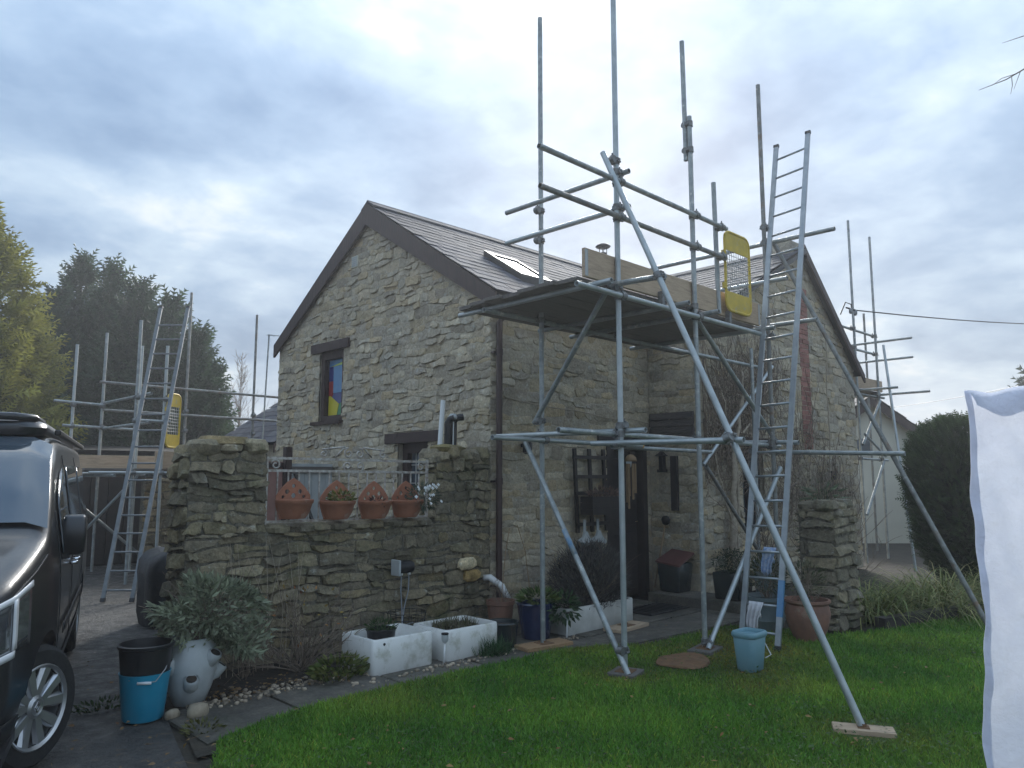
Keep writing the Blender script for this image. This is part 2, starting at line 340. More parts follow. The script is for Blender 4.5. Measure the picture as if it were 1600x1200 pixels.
PALE = [(1,1,1), (1.08,1.07,1.03), (.90,.90,.93), (.98,.93,.82), (1.18,1.16,1.10), (.80,.79,.79), (1.06,.97,.82), (.96,.98,1.0), (1,1,1), (1.04,1.0,.94)]
MOSSY = [(1,1,1), (1.15,1.13,1.07), (.82,.83,.84), (.96,.95,.82), (1.4,1.38,1.3), (.72,.73,.72), (1.12,1.06,.88), (.92,.93,.84), (1.08,1.05,.98), (.95,.95,.93)]
def rubble(rng, u0, u1, v0, v1, hr=(.08,.16), wr=(.15,.40), clips=(), holes=(), gap=.010, amp=.02, pal=PALE, split=.25):
    """outlines of the stones of one wall face, in courses that wander: [(outline, tint)]"""
    out = []; v = v0; rows = [v0]
    while v < v1-hr[0]*.6:
        v += rng.uniform(*hr); rows.append(min(v, v1))
    if rows[-1] < v1: rows.append(v1)
    ph = [(rng.uniform(0, 6), rng.uniform(1.5, 3.5), rng.uniform(0, 6), rng.uniform(4, 8)) for _ in rows]
    def bd(k, u):
        a = amp if 0 < k < len(rows)-1 else amp*.15; p = ph[k]
        return rows[k]+a*(.6*math.sin(p[0]+p[1]*u*2)+.4*math.sin(p[2]+p[3]*u*2))
    for k in range(len(rows)-1):
        u = u0-rng.uniform(0, wr[0]*.4)
        while u < u1:
            h = rows[k+1]-rows[k]; w = rng.uniform(*wr)*(.7+.3*h/hr[1]); a, b = max(u, u0), min(u+w, u1); u += w
            if b-a < .06: continue
            parts = [(0, 1)]
            if h > hr[1]*.8 and rng.random() < split: m = rng.uniform(.35, .65); parts = [(0, m), (m, 1)]
            for lo, hi in parts:
                g = gap*rng.uniform(.6, 1.5); sl = rng.uniform(-.03, .03)
                def pt(f, t, du=0, dv=0):
                    uu = a+(b-a)*f; B, T = bd(k, uu), bd(k+1, uu); vv = B+(T-B)*(lo+(hi-lo)*t)
                    return (uu+du+sl*(t-.5), vv+dv)
                j = lambda s=.013: rng.uniform(-s, s); c = min(.3, rng.uniform(.004, .05)/(b-a)*1.6); ct = rng.uniform(.05, .34)
                P = [pt(c, 0, 0, g+j()), pt(.5, 0, j(.02), g+j()), pt(1-c, 0, 0, g+j()), pt(1, ct, -g+j(), 0), pt(1, 1-ct, -g+j(), 0),
                     pt(1-c, 1, 0, -g+j()), pt(.5, 1, j(.02), -g+j()), pt(c, 1, 0, -g+j()), pt(0, 1-ct, g+j(), 0), pt(0, ct, g+j(), 0)]
                for n, cc in clips:
                    if P: P = clip_poly(P, n, cc)
                for (ha, hb, hc, hd) in holes:
                    if len(P) < 3: break
                    if max(p[0] for p in P) > ha and min(p[0] for p in P) < hb and max(p[1] for p in P) > hc and min(p[1] for p in P) < hd:
                        opts = [clip_poly(P, (1, 0), ha), clip_poly(P, (-1, 0), -hb), clip_poly(P, (0, 1), hc), clip_poly(P, (0, -1), -hd)]
                        P = max(opts, key=lambda q: area(q) if len(q) > 2 else 0)
                if len(P) < 3 or area(P) < .0022: continue
                t = np.array(pal[rng.integers(len(pal))])*rng.uniform(.86, 1.12)
                out.append((P, t))
    return out
def stone_mesh(rng, P, mp, proud):
    """one roughly dressed stone: flat face, broken arris, lower edge standing a little further out"""
    n = len(P); cu = sum(p[0] for p in P)/n; cv_ = sum(p[1] for p in P)/n; p = proud[0]+(proud[1]-proud[0])*rng.random()**1.9; h = max(q[1] for q in P)-min(q[1] for q in P)
    tu, tv = rng.uniform(-.5, .5)*p/.2, -rng.uniform(.0, .9)*p/max(h, .05); sh = rng.uniform(.84, .93); V = []
    for u, v in P: V.append(mp(u, v, -.02))
    for u, v in P: V.append(mp(u, v, max(.001, p*rng.uniform(.35, .7)+tv*(v-cv_)*.8)))
    for u, v in P:
        s2 = sh*rng.uniform(.95, 1.04); uu, vv = cu+(u-cu)*s2, cv_+(v-cv_)*s2; V.append(mp(uu, vv, max(.003, p*rng.uniform(.8, 1.15)+tu*(uu-cu)+tv*(vv-cv_))))
    V.append(mp(cu+rng.uniform(-.02, .02), cv_+rng.uniform(-.01, .01), p*rng.uniform(.85, 1.25)))
    F = []
    for r in (0, 1):
        for k in range(n): F.append((r*n+k, r*n+(k+1) % n, (r+1)*n+(k+1) % n, (r+1)*n+k))
    F += [(2*n+k, 2*n+(k+1) % n, 3*n) for k in range(n)]
    return V, F
class Stones:
    """gathers the stones of one thing: those that show largest become objects, the rest one mass per wall"""
    def __init__(s, mat): s.L = []; s.mat = mat
    def face(s, rng, parent, mp, outl, proud):
        for P, t in outl:
            V, F = stone_mesh(rng, P, mp, proud); c = Vector(V[-1]); s.L.append((area(P)/((c-Vector((0, 0, 1.6))).length_squared), parent, V, F, t))
    def blob(s, parent, V, F, t, key=None):
        c = Vector(V[0]); s.L.append((key or .05/((c-Vector((0, 0, 1.6))).length_squared), parent, V, F, t))
    def finish(s, limit=300, name='stone'):
        s.L.sort(key=lambda q: -q[0]); rest = {}
        for i, (k, par, V, F, t) in enumerate(s.L):
            if i < limit: o = raw(name, V, F, s.mat, par, True, np.array(t)); o.data.set_sharp_from_angle(angle=rad(33))
            else:
                m = rest.setdefault(par.name, (par, MB()))[1]; m.add(V, F, t)
        for par, m in rest.values():
            o = m.build(name+'work', s.mat, par, True, tint=True); o['kind'] = 'stuff'; o.data.set_sharp_from_angle(angle=rad(33))
def rock(rng, c, sx, sy, sz, rz=0):
    """a weathered loose or capping stone"""
    V = []; n = 9
    for z, s_ in ((-1, .72), (-.55, 1), (.25, 1.0), (.8, .78)):
        for k in range(n):
            a = k*2*math.pi/n; ca, sa = math.cos(a), math.sin(a); q = (abs(ca)**4+abs(sa)**4)**-.25; q = q*s_*rng.uniform(.86, 1.08)
            x, y = ca*q*sx, sa*q*sy; V.append((c[0]+x*math.cos(rz)-y*math.sin(rz), c[1]+x*math.sin(rz)+y*math.cos(rz), c[2]+(z+rng.uniform(-.14, .14))*sz))
    V.append((c[0], c[1], c[2]+sz*rng.uniform(.9, 1.1)))
    F = [(r*n+k, r*n+(k+1) % n, (r+1)*n+(k+1) % n, (r+1)*n+k) for r in range(3) for k in range(n)]+[(3*n+k, 3*n+(k+1) % n, 4*n) for k in range(n)]+[tuple(range(n-1, -1, -1))]
    return V, F

# path slabs: concrete flags along the front of the house, each its own slab
rng = np.random.default_rng(3)
path = tag(raw('path', [(x, y, -.008) for x, y in ((1.9,4.55), (8.3,4.35), (8.3,6.2), (5.75,6.2), (5.6,5.75), (2.2,5.75))], [tuple(range(6))], 'earth'), kind='structure')
def slab(x0, x1, ya, yb, za=0):
    m = MB(); h = .012+rng.uniform(-.004, .006); g = .011
    e = lambda: rng.uniform(-.008, .008)
    P = [(x0+g+e(), ya(x0)+e()), (x1-g+e(), ya(x1)+e()), (x1-g+e(), yb-g+e()), (x0+g+e(), yb-g+e())]
    b = .012; cxx = sum(p[0] for p in P)/4; cyy = sum(p[1] for p in P)/4
    V = [(x, y, -.02) for x, y in P]+[(x, y, h-.006) for x, y in P]+[(x+(b if x < cxx else -b), y+(b if y < cyy else -b), h) for x, y in P]
    F = [(r*4+k, r*4+(k+1) % 4, (r+1)*4+(k+1) % 4, (r+1)*4+k) for r in (0, 1) for k in range(4)]+[(8,9,10,11)]
    raw('slab', V, F, 'concrete', path, tint=np.array([1, 1, 1])*rng.uniform(.8, 1.2))
edge = lambda x: 4.93+.03*math.sin(x*2.1)-max(0, 2.6-x)*.35-max(0, min(1, (x-5.4)/.8))*.45
x = 2.02
for w in (.74, .9, .86, .92, .6, .9, .78, .9):
    slab(x, x+w, edge, 5.5 if x < 5.3 else 5.06); x += w
for x0, x1 in ((5.2,5.98), (5.98,6.74), (6.74,7.5), (7.5,8.25)):
    slab(x0, x1, lambda q: 5.085, 5.62); slab(x0+.06, x1+.03, lambda q: 5.63, 6.18)
slab(7.52, 8.25, lambda q: 4.46, 5.07)
tag(raw('planting_bed', [(2.2,5.44,0), (5.6,5.44,0), (5.72,6.25,.03), (2.25,6.25,.04), (2.1,5.8,0)], [(0,1,2,3,4)], 'soil'), kind='structure')

# ------------------------------------------------------------------ the cottage
Xg, Yf, Yb, ZE, ZR, YR = 5.733, 6.22, 11.25, 3.72, 5.34, 8.72
Xr, Yw, Xw, Xa = 8.75, 5.47, 14.1, 12.05       # return wall, wing front, wing right corner, wing apex
cot = thing('stone_cottage', 'grey stone cottage with slate roof behind the scaffolding', 'house', (Xg, Yf, 0))
SH = Stones('stone')
W1 = (9.32, 9.97, 2.40, 3.43); W2 = (7.34, 7.97, .95, 2.03)     # openings in the gable (y0,y1,z0,z1)
sl = (ZR-ZE)/(YR-Yf)
def wall_boxes(m, u0, u1, v0, v1, holes, put):
    us = sorted({u0, u1, *[h[0] for h in holes], *[h[1] for h in holes]}); vs = sorted({v0, v1, *[h[2] for h in holes], *[h[3] for h in holes]})
    for a, b in zip(us, us[1:]):
        run = None
        for c, d in zip(vs, vs[1:]):
            if any(h[0] <= a and b <= h[1] and h[2] <= c and d <= h[3] for h in holes): 
                if run: put(m, a, b, *run); run = None
            else: run = (run[0] if run else c, d)
        if run: put(m, a, b, *run)
m = MB(); wall_boxes(m, Yf+.002, Yb, 0, ZE, [W1, W2], lambda m, a, b, c, d: m.box(Xg, Xg+.45, a, b, c, d))
m.prism([(Xg, Yf, ZE), (Xg, Yb, ZE), (Xg, YR, ZR)], (.45, 0, 0))
gab = m.build('gable_wall', 'mortar', cot)
rng = np.random.default_rng(11)
slen = math.hypot(1, sl); topc = [((-sl/slen, 1/slen), (ZE-sl*Yf)/slen-.02), ((sl/slen, 1/slen), (ZE+sl*Yb)/slen-.02)]
vent_h = (9.0, 9.17, 4.56, 4.74)
SH.face(rng, gab, lambda u, v, d: (Xg-d, u, v), rubble(rng, Yf, Yb, .9, ZR, (.065,.13), (.11,.34), topc, [(W1[0]-.0, W1[1], W1[2]-.03, W1[3]+.0), (9.15,10.17,3.43,3.57), (W2[0],W2[1],.9,W2[3]), (7.08,8.2,2.03,2.17), vent_h], gap=.001, amp=.03, split=.45), (.001, .030))
# front wall with the door, under the platform
DR = (7.78, 8.66, 0, 2.02)
m = MB(); wall_boxes(m, Xg+.01, Xr+.4, 0, ZE, [DR], lambda m, a, b, c, d: m.box(a, b, Yf, Yf+.45, c, d)); fro = m.build('front_wall', 'mortar', cot)
SH.face(rng, fro, lambda u, v, d: (u, Yf-d, v), rubble(rng, Xg, Xr, 0, 3.45, (.08,.16), (.15,.42), (), [DR, (7.6,8.75,2.02,2.2)], gap=.001, amp=.026, split=.4), (.001, .022))
m = MB(); m.box(Xr, Xr+.45, Yw+.01, Yf-.002, 0, ZE); ret = m.build('return_wall', 'mortar', cot)
SH.face(rng, ret, lambda u, v, d: (Xr-d, u, v), rubble(rng, Yw, Yf-.02, 0, 3.5, (.08,.16), (.15,.40), gap=.001), (.001, .022))
WN = (9.93, 10.55, .80, 2.02)
zl = 3.62; zr = 3.56; ZA = 5.34
m = MB(); wall_boxes(m, Xr+.001, Xw, 0, zr, [WN], lambda m, a, b, c, d: m.box(a, b, Yw, Yw+.45, c, d)); m.prism([(Xr, Yw, zr), (Xw, Yw, zr), (Xa, Yw, ZA), (Xr, Yw, zl)], (0, .45, 0))
win = m.build('wing_gable_wall', 'mortar', cot)
m = MB(); m.box(Xw-.45, Xw-.002, Yw+.45, Yb, 0, zr); m.build('wing_side_wall', 'mortar', cot)
m = MB(); m.box(Xg+.45, Xw-.45, Yb-.45, Yb-.002, 0, ZE-.02); m.build('back_wall', 'mortar', cot)
s1 = (ZA-zl)/(Xa-Xr); s2 = (ZA-zr)/(Xw-Xa); l1, l2 = math.hypot(1, s1), math.hypot(1, s2)
wc = [((-s1/l1, 1/l1), (zl-s1*Xr)/l1-.02), ((s2/l2, 1/l2), (zr+s2*Xw)/l2-.02)]
BRK = (11.93, 12.27, 2.05, 4.75)
SH.face(rng, win, lambda u, v, d: (u, Yw-d, v), rubble(rng, Xr, Xw, .1, ZA, (.08,.16), (.15,.42), wc, [WN, (9.8,10.7,2.02,2.2), BRK], gap=.001, amp=.026, split=.4), (.001, .03))
SH.finish(300)
# old brick strip up the wing gable
for k in range(34):
    z = BRK[2]+.004+k*.079
    for i, (a, b) in enumerate(((BRK[0], BRK[0]+.222), (BRK[0]+.232, BRK[1])) if k % 2 else ((BRK[0], BRK[0]+.105), (BRK[0]+.115, BRK[1]))):
        m = MB(); d = rng.uniform(.004, .016); m.box(a, b, Yw-d, Yw+.02, z, z+.069, j=.003, tint=np.array([1,1,1])*rng.uniform(.75, 1.25)); m.build('brick', 'brick', win, tint=True)

# roof: sheets under individual slates
ov = .05
def roof_z(y): return ZE+.06+sl*((y if y <= YR else 2*YR-y)-Yf)
m = MB(); ye = Yf-.14
m.prism([(Xg-ov, ye, roof_z(ye)), (Xg-ov, YR, roof_z(YR)), (Xg-ov, YR, roof_z(YR)-.05), (Xg-ov, ye, roof_z(ye)-.05)], (Xw-Xg+.3, 0, 0))
yb2 = Yb+.04; m.prism([(Xg-ov, YR, roof_z(YR)), (Xg-ov, yb2, roof_z(ye)), (Xg-ov, yb2, roof_z(ye)-.05), (Xg-ov, YR, roof_z(YR)-.05)], (Xw-Xg+.3, 0, 0))
roof = m.build('roof', 'slate', cot)
m = MB(); xe = Xr-.18; wz = lambda x: zl+.06+s1*(x-Xr); wz2 = lambda x: ZA+.06-s2*(x-Xa)
m.prism([(xe, Yw-.12, wz(xe)), (Xa, Yw-.12, wz(Xa)), (Xa, Yw-.12, wz(Xa)-.05), (xe, Yw-.12, wz(xe)-.05)], (0, 3.4, 0))
m.prism([(Xa, Yw-.12, wz2(Xa)), (Xw+.15, Yw-.12, wz2(Xw+.15)), (Xw+.15, Yw-.12, wz2(Xw+.15)-.05), (Xa, Yw-.12, wz2(Xa)-.05)], (0, 3.4, 0))
wroof = m.build('wing_roof', 'slate', cot)
tints = [np.array(t) for t in ((1,1,1), (.8,.8,.82), (1.2,1.18,1.15), (.92,.95,1.05), (1.05,.98,.95), (.7,.7,.72))]
SV = [(-.129,0,-.004), (.129,0,-.004), (.126,.36,-.004), (-.126,.36,-.004), (-.129,0,.005), (.129,0,.005), (.126,.36,.003), (-.126,.36,.003)]
SF = [(3,2,1,0), (4,5,6,7), (0,1,5,4), (1,2,6,5), (2,3,7,6), (3,0,4,7)]
smesh = []
for t in tints:
    o = raw('slate', SV, SF, 'slate', None, tint=t); smesh.append(o.data); bpy.data.objects.remove(o)
slots = []
th = math.atan(sl); L = (YR-ye)/math.cos(th); n = int(L/.188)
RL = (6.72, 7.34, 6.72, 7.44)      # rooflight x0,x1,y0,y1
for r in range(n+1):
    y = ye-.03+r*.188*math.cos(th); xx = Xg-ov-.02+(.13 if r % 2 else 0)
    while xx < 9.9:
        xc = xx+.129; yc = y+.16*math.cos(th)
        if not (RL[0]-.14 < xc < RL[1]+.14 and RL[2]-.12 < yc < RL[3]+.1) and y < YR-.12:
            slots.append((1/((xc)**2+y*y), roof, (xc, y, roof_z(y)+.018+.004*rng.random()), Matrix.Rotation(th-.022+rng.uniform(-.008,.008), 4, 'X') @ Matrix.Rotation(rng.uniform(-.012,.012), 4, 'Z') @ Matrix.Diagonal((1, min(1, (YR-.01-y)/math.cos(th)/.36), 1, 1))))
        xx += .262
th2 = math.atan(s1); nb = int((Xa-xe)/math.cos(th2)/.188)
for r in range(nb+1):
    xx = xe-.03+r*.188*math.cos(th2); yy = Yw-.13+(.13 if r % 2 else 0)
    while yy < 8.5:
        if xx < Xa-.12: slots.append((.8/(xx**2+(yy+.1)**2), wroof, (xx, yy+.129, wz(xx)+.018+.004*rng.random()), Matrix.Rotation(rad(-90), 4, 'Z') @ Matrix.Rotation(th2-.022+rng.uniform(-.008,.008), 4, 'X') @ Matrix.Diagonal((1, min(1, (Xa-.01-xx)/math.cos(th2)/.36), 1, 1))))
        yy += .262
slots.sort(key=lambda q: -q[0]); rest = {}
for i, (k, par, p, R) in enumerate(slots):
    me = smesh[rng.integers(len(smesh))]
    if i < 300:
        o = link('slate', me, par); o.matrix_local = Matrix.Translation(Vector(p)-org(par)) @ R
    else:
        mm = rest.setdefault(par.name, (par, MB()))[1]; MM = Matrix.Translation(Vector(p)) @ R
        mm.add([MM @ Vector(v) for v in SV], SF, tints[rng.integers(len(tints))])
for par, mm in rest.values(): mm.build('slatework', 'slate', par, tint=True)['kind'] = 'stuff'
# ridge tiles
for k in range(15):
    x0 = Xg-ov-.01+k*.44; m = MB()
    for s_ in (-1, 1): m.prism([(x0, YR-.004*s_, roof_z(YR)+.055), (x0, YR+s_*.16, roof_z(YR)-.16*sl+.05), (x0, YR+s_*.155, roof_z(YR)-.16*sl+.03), (x0, YR-.004*s_, roof_z(YR)+.03)], (.435, 0, 0), tint=np.array([1,1,1])*rng.uniform(.8,1.25))
    m.build('ridge_tile', 'slate', cot, tint=True)
for k in range(7):
    y0 = Yw-.13+k*.44; m = MB()
    for s_, q in ((-1, s1), (1, s2)): m.prism([(Xa, y0, wz(Xa)+.055), (Xa+s_*.16, y0, wz(Xa)-.16*q+.045), (Xa+s_*.155, y0, wz(Xa)-.16*q+.02), (Xa, y0, wz(Xa)+.03)], (0, .435, 0), tint=np.array([1,1,1])*rng.uniform(.8,1.25))
    m.build('ridge_tile', 'slate', cot, tint=True)
# bargeboards on the gable, front and back verge
for a, b in ((ye-.01, YR), (yb2+.02, YR)):
    m = MB(); za, zb_ = roof_z(a)-.012, roof_z(YR)+.0; d = .20
    m.prism([(Xg-ov-.03, a, za), (Xg-ov-.03, b+(0.001 if a < b else -.001), zb_), (Xg-ov-.03, b, zb_-d*1.55), (Xg-ov-.03, a+(.0 if a < b else 0), za-d)], (.035, 0, 0)); m.build('bargeboard', 'timber', cot)
    m = MB(); m.prism([(Xg-ov+.006, a, za-.05), (Xg-ov+.006, b, zb_-.05), (Xg-ov+.006, b, zb_-.075), (Xg-ov+.006, a, za-.075)], (ov+.02, 0, 0)); m.build('soffit', 'timber', cot)
m = MB(); m.prism([(Xa, Yw-.15, wz(Xa)-.01), (Xw+.18, Yw-.15, wz2(Xw+.18)-.01), (Xw+.18, Yw-.15, wz2(Xw+.18)-.15), (Xa, Yw-.15, wz(Xa)-.17)], (0, .03, 0)); m.build('bargeboard', 'timber', cot)
m = MB(); m.prism([(Xa-.002, Yw-.15, wz(Xa)-.02), (xe, Yw-.15, wz(xe)-.02), (xe, Yw-.15, wz(xe)-.09), (Xa-.002, Yw-.15, wz(Xa)-.10)], (0, .03, 0)); m.build('bargeboard', 'lead', cot)
m = MB(); m.box(Xa-.24, Xa+.06, Yw-.02, Yw+.4, ZA-.3, ZA+.16, j=.01); m.build('chimney_stump', 'mortar', cot)
# gutter and downpipe
m = MB(); gy = ye-.07; gz = roof_z(ye)-.09
sec = [(gy+.055*math.cos(a), gz-.05*math.sin(a)) for a in [math.pi*k/6 for k in range(7)]]
V = [(x, y, z) for x in (Xg-.05, Xr-.05) for y, z in sec]; m.add(V, [(k, k+1, 8+k, 7+k) for k in range(6)]+[(0,1,2,3,4,5,6), (13,12,11,10,9,8,7)]); m.build('gutter', 'plastic_brown', cot)
m = MB(); m.box(Xg-.02, Xr-.1, ye-.01, ye+.015, gz-.12, gz+.03); m.build('fascia', 'timber', cot)
m = MB(); m.path([(Xg+.10, gy, gz-.02), (Xg+.10, gy, gz-.10), (Xg+.07, Yf-.07, gz-.25), (Xg+.07, Yf-.07, 1.8), (Xg+.07, Yf-.07, .02)], .036, 10); dp = m.build('downpipe', 'plastic_brown', cot, auto=40)
for z in (3.0, 1.55, .42):
    m = MB(); m.path([(Xg+.07, Yf-.07, z-.035), (Xg+.07, Yf-.07, z+.035)], .043, 10); m.box(Xg+.0, Xg+.14, Yf-.05, Yf+.0, z-.012, z+.012); m.build('pipe_clip', 'plastic_brown', dp, auto=40)
# windows, lintels, vent
def lintel(y0, y1, z0, z1, skew): 
    m = MB(); m.add([(Xg-.05, y0, z0), (Xg-.05, y1, z0+skew), (Xg-.05, y1, z1+skew), (Xg-.05, y0, z1), (Xg+.05, y0, z0), (Xg+.05, y1, z0+skew), (Xg+.05, y1, z1+skew), (Xg+.05, y0, z1)], [(0,1,2,3), (7,6,5,4), (0,4,5,1), (1,5,6,2), (2,6,7,3), (3,7,4,0)]); return m.build('lintel', 'timber', cot)
lintel(9.15, 10.17, 3.43, 3.56, .0); lintel(7.08, 8.2, 2.03, 2.16, -.01)
def frame_y(parent, y0, y1, z0, z1, x, w, d, name, mat='timber'):
    m = MB(); m.box(x, x+d, y0, y0+w, z0, z1); m.box(x, x+d, y1-w, y1, z0, z1); m.box(x-.002, x+d-.002, y0+w, y1-w, z1-w*1.3, z1); m.box(x-.002, x+d-.002, y0+w, y1-w, z0, z0+w); return m.build(name, mat, parent)
w1 = MB(); w1.box(Xg+.12, Xg+.13, W1[0], W1[1], W1[2], W1[3]); w1 = w1.build('stained_glass_window', 'lead', cot); w1['label'] = 'brown framed stained glass window in the gable'
frame_y(w1, W1[0], W1[1], W1[2], W1[3], Xg+.03, .085, .07, 'frame')
m = MB(); m.box(Xg-.07, Xg+.1, W1[0]-.02, W1[1]+.12, W1[2]-.05, W1[2]-.001); m.build('sill', 'timber', w1)
# leaded panes; u runs left to right as seen (y falls), v upward, both 0..1 inside the frame
def pane(poly, mat):
    ya, yb_, za, zb_ = W1[1]-.088, W1[0]+.088, W1[2]+.09, W1[3]-.115
    c = (sum(p[0] for p in poly)/len(poly), sum(p[1] for p in poly)/len(poly)); m = MB()
    m.prism([(Xg+.106, ya+(yb_-ya)*(c[0]+(u-c[0])*.97), za+(zb_-za)*(c[1]+(v-c[1])*.985)) for u, v in poly], (.008, 0, 0)); m.build('pane', mat, w1)
pane([(0,0), (.5,0), (.62,.20), (.1,.36), (0,.36)], 'g_yellow'); pane([(.5,0), (1,0), (1,.28), (.62,.20)], 'g_green'); pane([(.62,.20), (1,.28), (1,.40), (.3,.40), (.2,.33)], 'g_dblue')
pane([(.25,.40), (1,.40), (1,.90), (.25,.885)], 'g_blue'); pane([(.1,.885), (1,.90), (1,.965)], 'g_lime'); pane([(0,.885), (.1,.89), (1,.972), (1,1), (0,1)], 'g_blue'); pane([(0,.36), (.1,.36), (.2,.33), (.25,.40), (.25,.62), (0,.62)], 'g_red'); pane([(0,.62), (.25,.62), (.25,.885), (0,.885)], 'g_dblue')
w2 = MB(); w2.box(Xg+.16, Xg+.17, W2[0], W2[1], W2[2], W2[3]); w2 = w2.build('casement_window', 'pane', cot)
frame_y(w2, W2[0], W2[1], W2[2], W2[3], Xg+.08, .10, .07, 'frame')
for yv in (7.54, 7.66, 7.78): m = MB(); m.box(Xg+.148, Xg+.158, yv-.005, yv+.005, W2[2]+.1, W2[3]-.13); m.build('glazing_bar', 'white_paint', w2)
for zv in (1.25, 1.52, 1.75): m = MB(); m.box(Xg+.146, Xg+.150, W2[0]+.1, W2[1]-.1, zv-.005, zv+.005); m.build('glazing_bar', 'white_paint', w2)
m = MB(); m.box(Xg-.012, Xg+.02, 9.01, 9.16, 4.57, 4.73); vt = m.build('air_vent', 'render_wall', cot)
for k in range(5): m = MB(); m.box(Xg-.02, Xg-.011, 9.025, 9.145, 4.585+k*.028, 4.603+k*.028); m.build('slat', 'palegrey', vt)
# rooflight
m = MB(); zf = lambda y: roof_z(y)+.03
def rq(x0, x1, y0, y1, h0, h1): return [(x0,y0,zf(y0)+h0), (x1,y0,zf(y0)+h0), (x1,y1,zf(y1)+h0), (x0,y1,zf(y1)+h0), (x0,y0,zf(y0)+h1), (x1,y0,zf(y0)+h1), (x1,y1,zf(y1)+h1), (x0,y1,zf(y1)+h1)]
BF = [(3,2,1,0), (4,5,6,7), (0,1,5,4), (1,2,6,5), (2,3,7,6), (3,0,4,7)]
for q in ((RL[0],RL[1],RL[2],RL[2]+.08), (RL[0],RL[1],RL[3]-.08,RL[3]), (RL[0],RL[0]+.07,RL[2]+.08,RL[3]-.08), (RL[1]-.07,RL[1],RL[2]+.08,RL[3]-.08)): m.add(rq(*q, -.03, .075), BF)
rl = m.build('rooflight', 'lead', cot); rl['label'] = 'rooflight in the front roof slope'
m = MB(); m.add(rq(RL[0]+.07, RL[1]-.07, RL[2]+.08, RL[3]-.08, .04, .055), BF); m.build('pane', 'glass_dark', rl)
# stove flue with cowl behind the ridge
FLUE_X, FLUE_Z = 11.14, 6.05
fx, fy = FLUE_X, 8.9; m = MB(); m.lathe([(.075, 4.9), (.075, FLUE_Z-.17)], (fx, fy, 0), 14); fl = m.build('stove_flue', 'lead', cot, auto=40)
for k in range(4): m = MB(); a = k*math.pi/2+.5; m.path([(fx+.07*math.cos(a), fy+.07*math.sin(a), FLUE_Z-.19), (fx+.07*math.cos(a), fy+.07*math.sin(a), FLUE_Z-.05)], .008, 5); m.build('cowl_leg', 'lead', fl)
m = MB(); m.lathe([(.13, -.06), (.15, -.04), (.10, 0), (.02, .02)], (fx, fy, FLUE_Z), 16, close=True); m.build('cowl', 'lead', fl, True)
# door, frame, canopy, wing window
m = MB(); m.box(DR[0]+.14, DR[1]-.10, Yf+.10, Yf+.15, .03, 1.95); dr = m.build('front_door', 'darkwood', cot)
for a, b in ((.12,.85), (.95,1.85)):
    for c, d in ((7.96,8.20), (8.26,8.50)): m = MB(); m.box(c, d, Yf+.075, Yf+.101, a, b, bev=.012); m.build('panel', 'darkwood', dr)
m = MB(); m.box(8.44, 8.56, Yf+.04, Yf+.06, .99, 1.01, bev=.004); m.box(8.53, 8.55, Yf+.055, Yf+.101, .985, 1.015); m.build('door_handle', 'chrome', dr)
m = MB(); m.box(DR[0], DR[0]+.13, Yf-.015, Yf+.2, 0, 2.02); m.box(DR[1]-.09, DR[1], Yf-.015, Yf+.2, 0, 2.02); m.box(DR[0]+.13, DR[1]-.09, Yf-.012, Yf+.2, 1.96, 2.02); m.build('door_frame', 'darkwood', cot)
m = MB(); m.box(7.60, Xr-.05, Yf-.03, Yf+.1, 2.022, 2.19); m.build('lintel', 'darkwood', cot)
cp = MB(); cp.box(Xr-.022, Xr-.001, 5.50, 6.18, 2.09, 2.47); cp = cp.build('boarding', 'greyboard', cot); cp['label'] = 'dark horizontal boarding on the wall beside the door'
for k in range(4): m = MB(); z0 = 2.09+k*.096; m.add([(Xr-.045, 5.48, z0), (Xr-.045, 6.19, z0), (Xr-.028, 6.19, z0+.092), (Xr-.028, 5.48, z0+.092), (Xr-.023, 5.48, z0), (Xr-.023, 6.19, z0), (Xr-.0225, 6.19, z0+.092), (Xr-.0225, 5.48, z0+.092)], [(0,1,2,3), (7,6,5,4), (0,4,5,1), (1,5,6,2), (2,6,7,3), (3,7,4,0)]); m.build('board', 'greyboard', cp)
m = MB(); m.box(WN[0], WN[1], Yw+.14, Yw+.15, WN[2], WN[3]); ww = m.build('wing_window', 'pane', cot)
m = MB(); a, b, c, d = WN
m.box(a, a+.07, Yw+.06, Yw+.13, c, d); m.box(b-.07, b, Yw+.06, Yw+.13, c, d); m.box(a+.07, b-.07, Yw+.062, Yw+.13, c, c+.07); m.box(a+.07, b-.07, Yw+.062, Yw+.13, d-.08, d); m.box((a+b)/2-.03, (a+b)/2+.03, Yw+.064, Yw+.13, c+.07, d-.08); m.build('frame', 'darkwood', ww)
m = MB(); m.box(9.8, 10.7, Yw-.03, Yw+.06, 2.025, 2.17); m.build('lintel', 'timber', cot)
m = MB(); m.box(12.83, 12.89, Yw-.10, Yw-.001, 1.55, 1.70); m.path([(12.86, Yw-.05, 1.55), (12.86, Yw-.05, 1.30)], .012, 6); m.build('outside_lamp', 'blackplastic', cot)
# wire clipped along the front wall
m = MB(); m.path([(5.9, Yf-.03, 2.40), (5.97, Yf-.03, 2.50), (6.5, Yf-.03, 2.44), (7.2, Yf-.03, 2.42), (7.8, Yf-.03, 2.36), (8.3, Yf-.03, 2.38), (8.7, Yf-.03, 2.33)], .006, 5); m.build('wall_cable', 'palestem', cot)

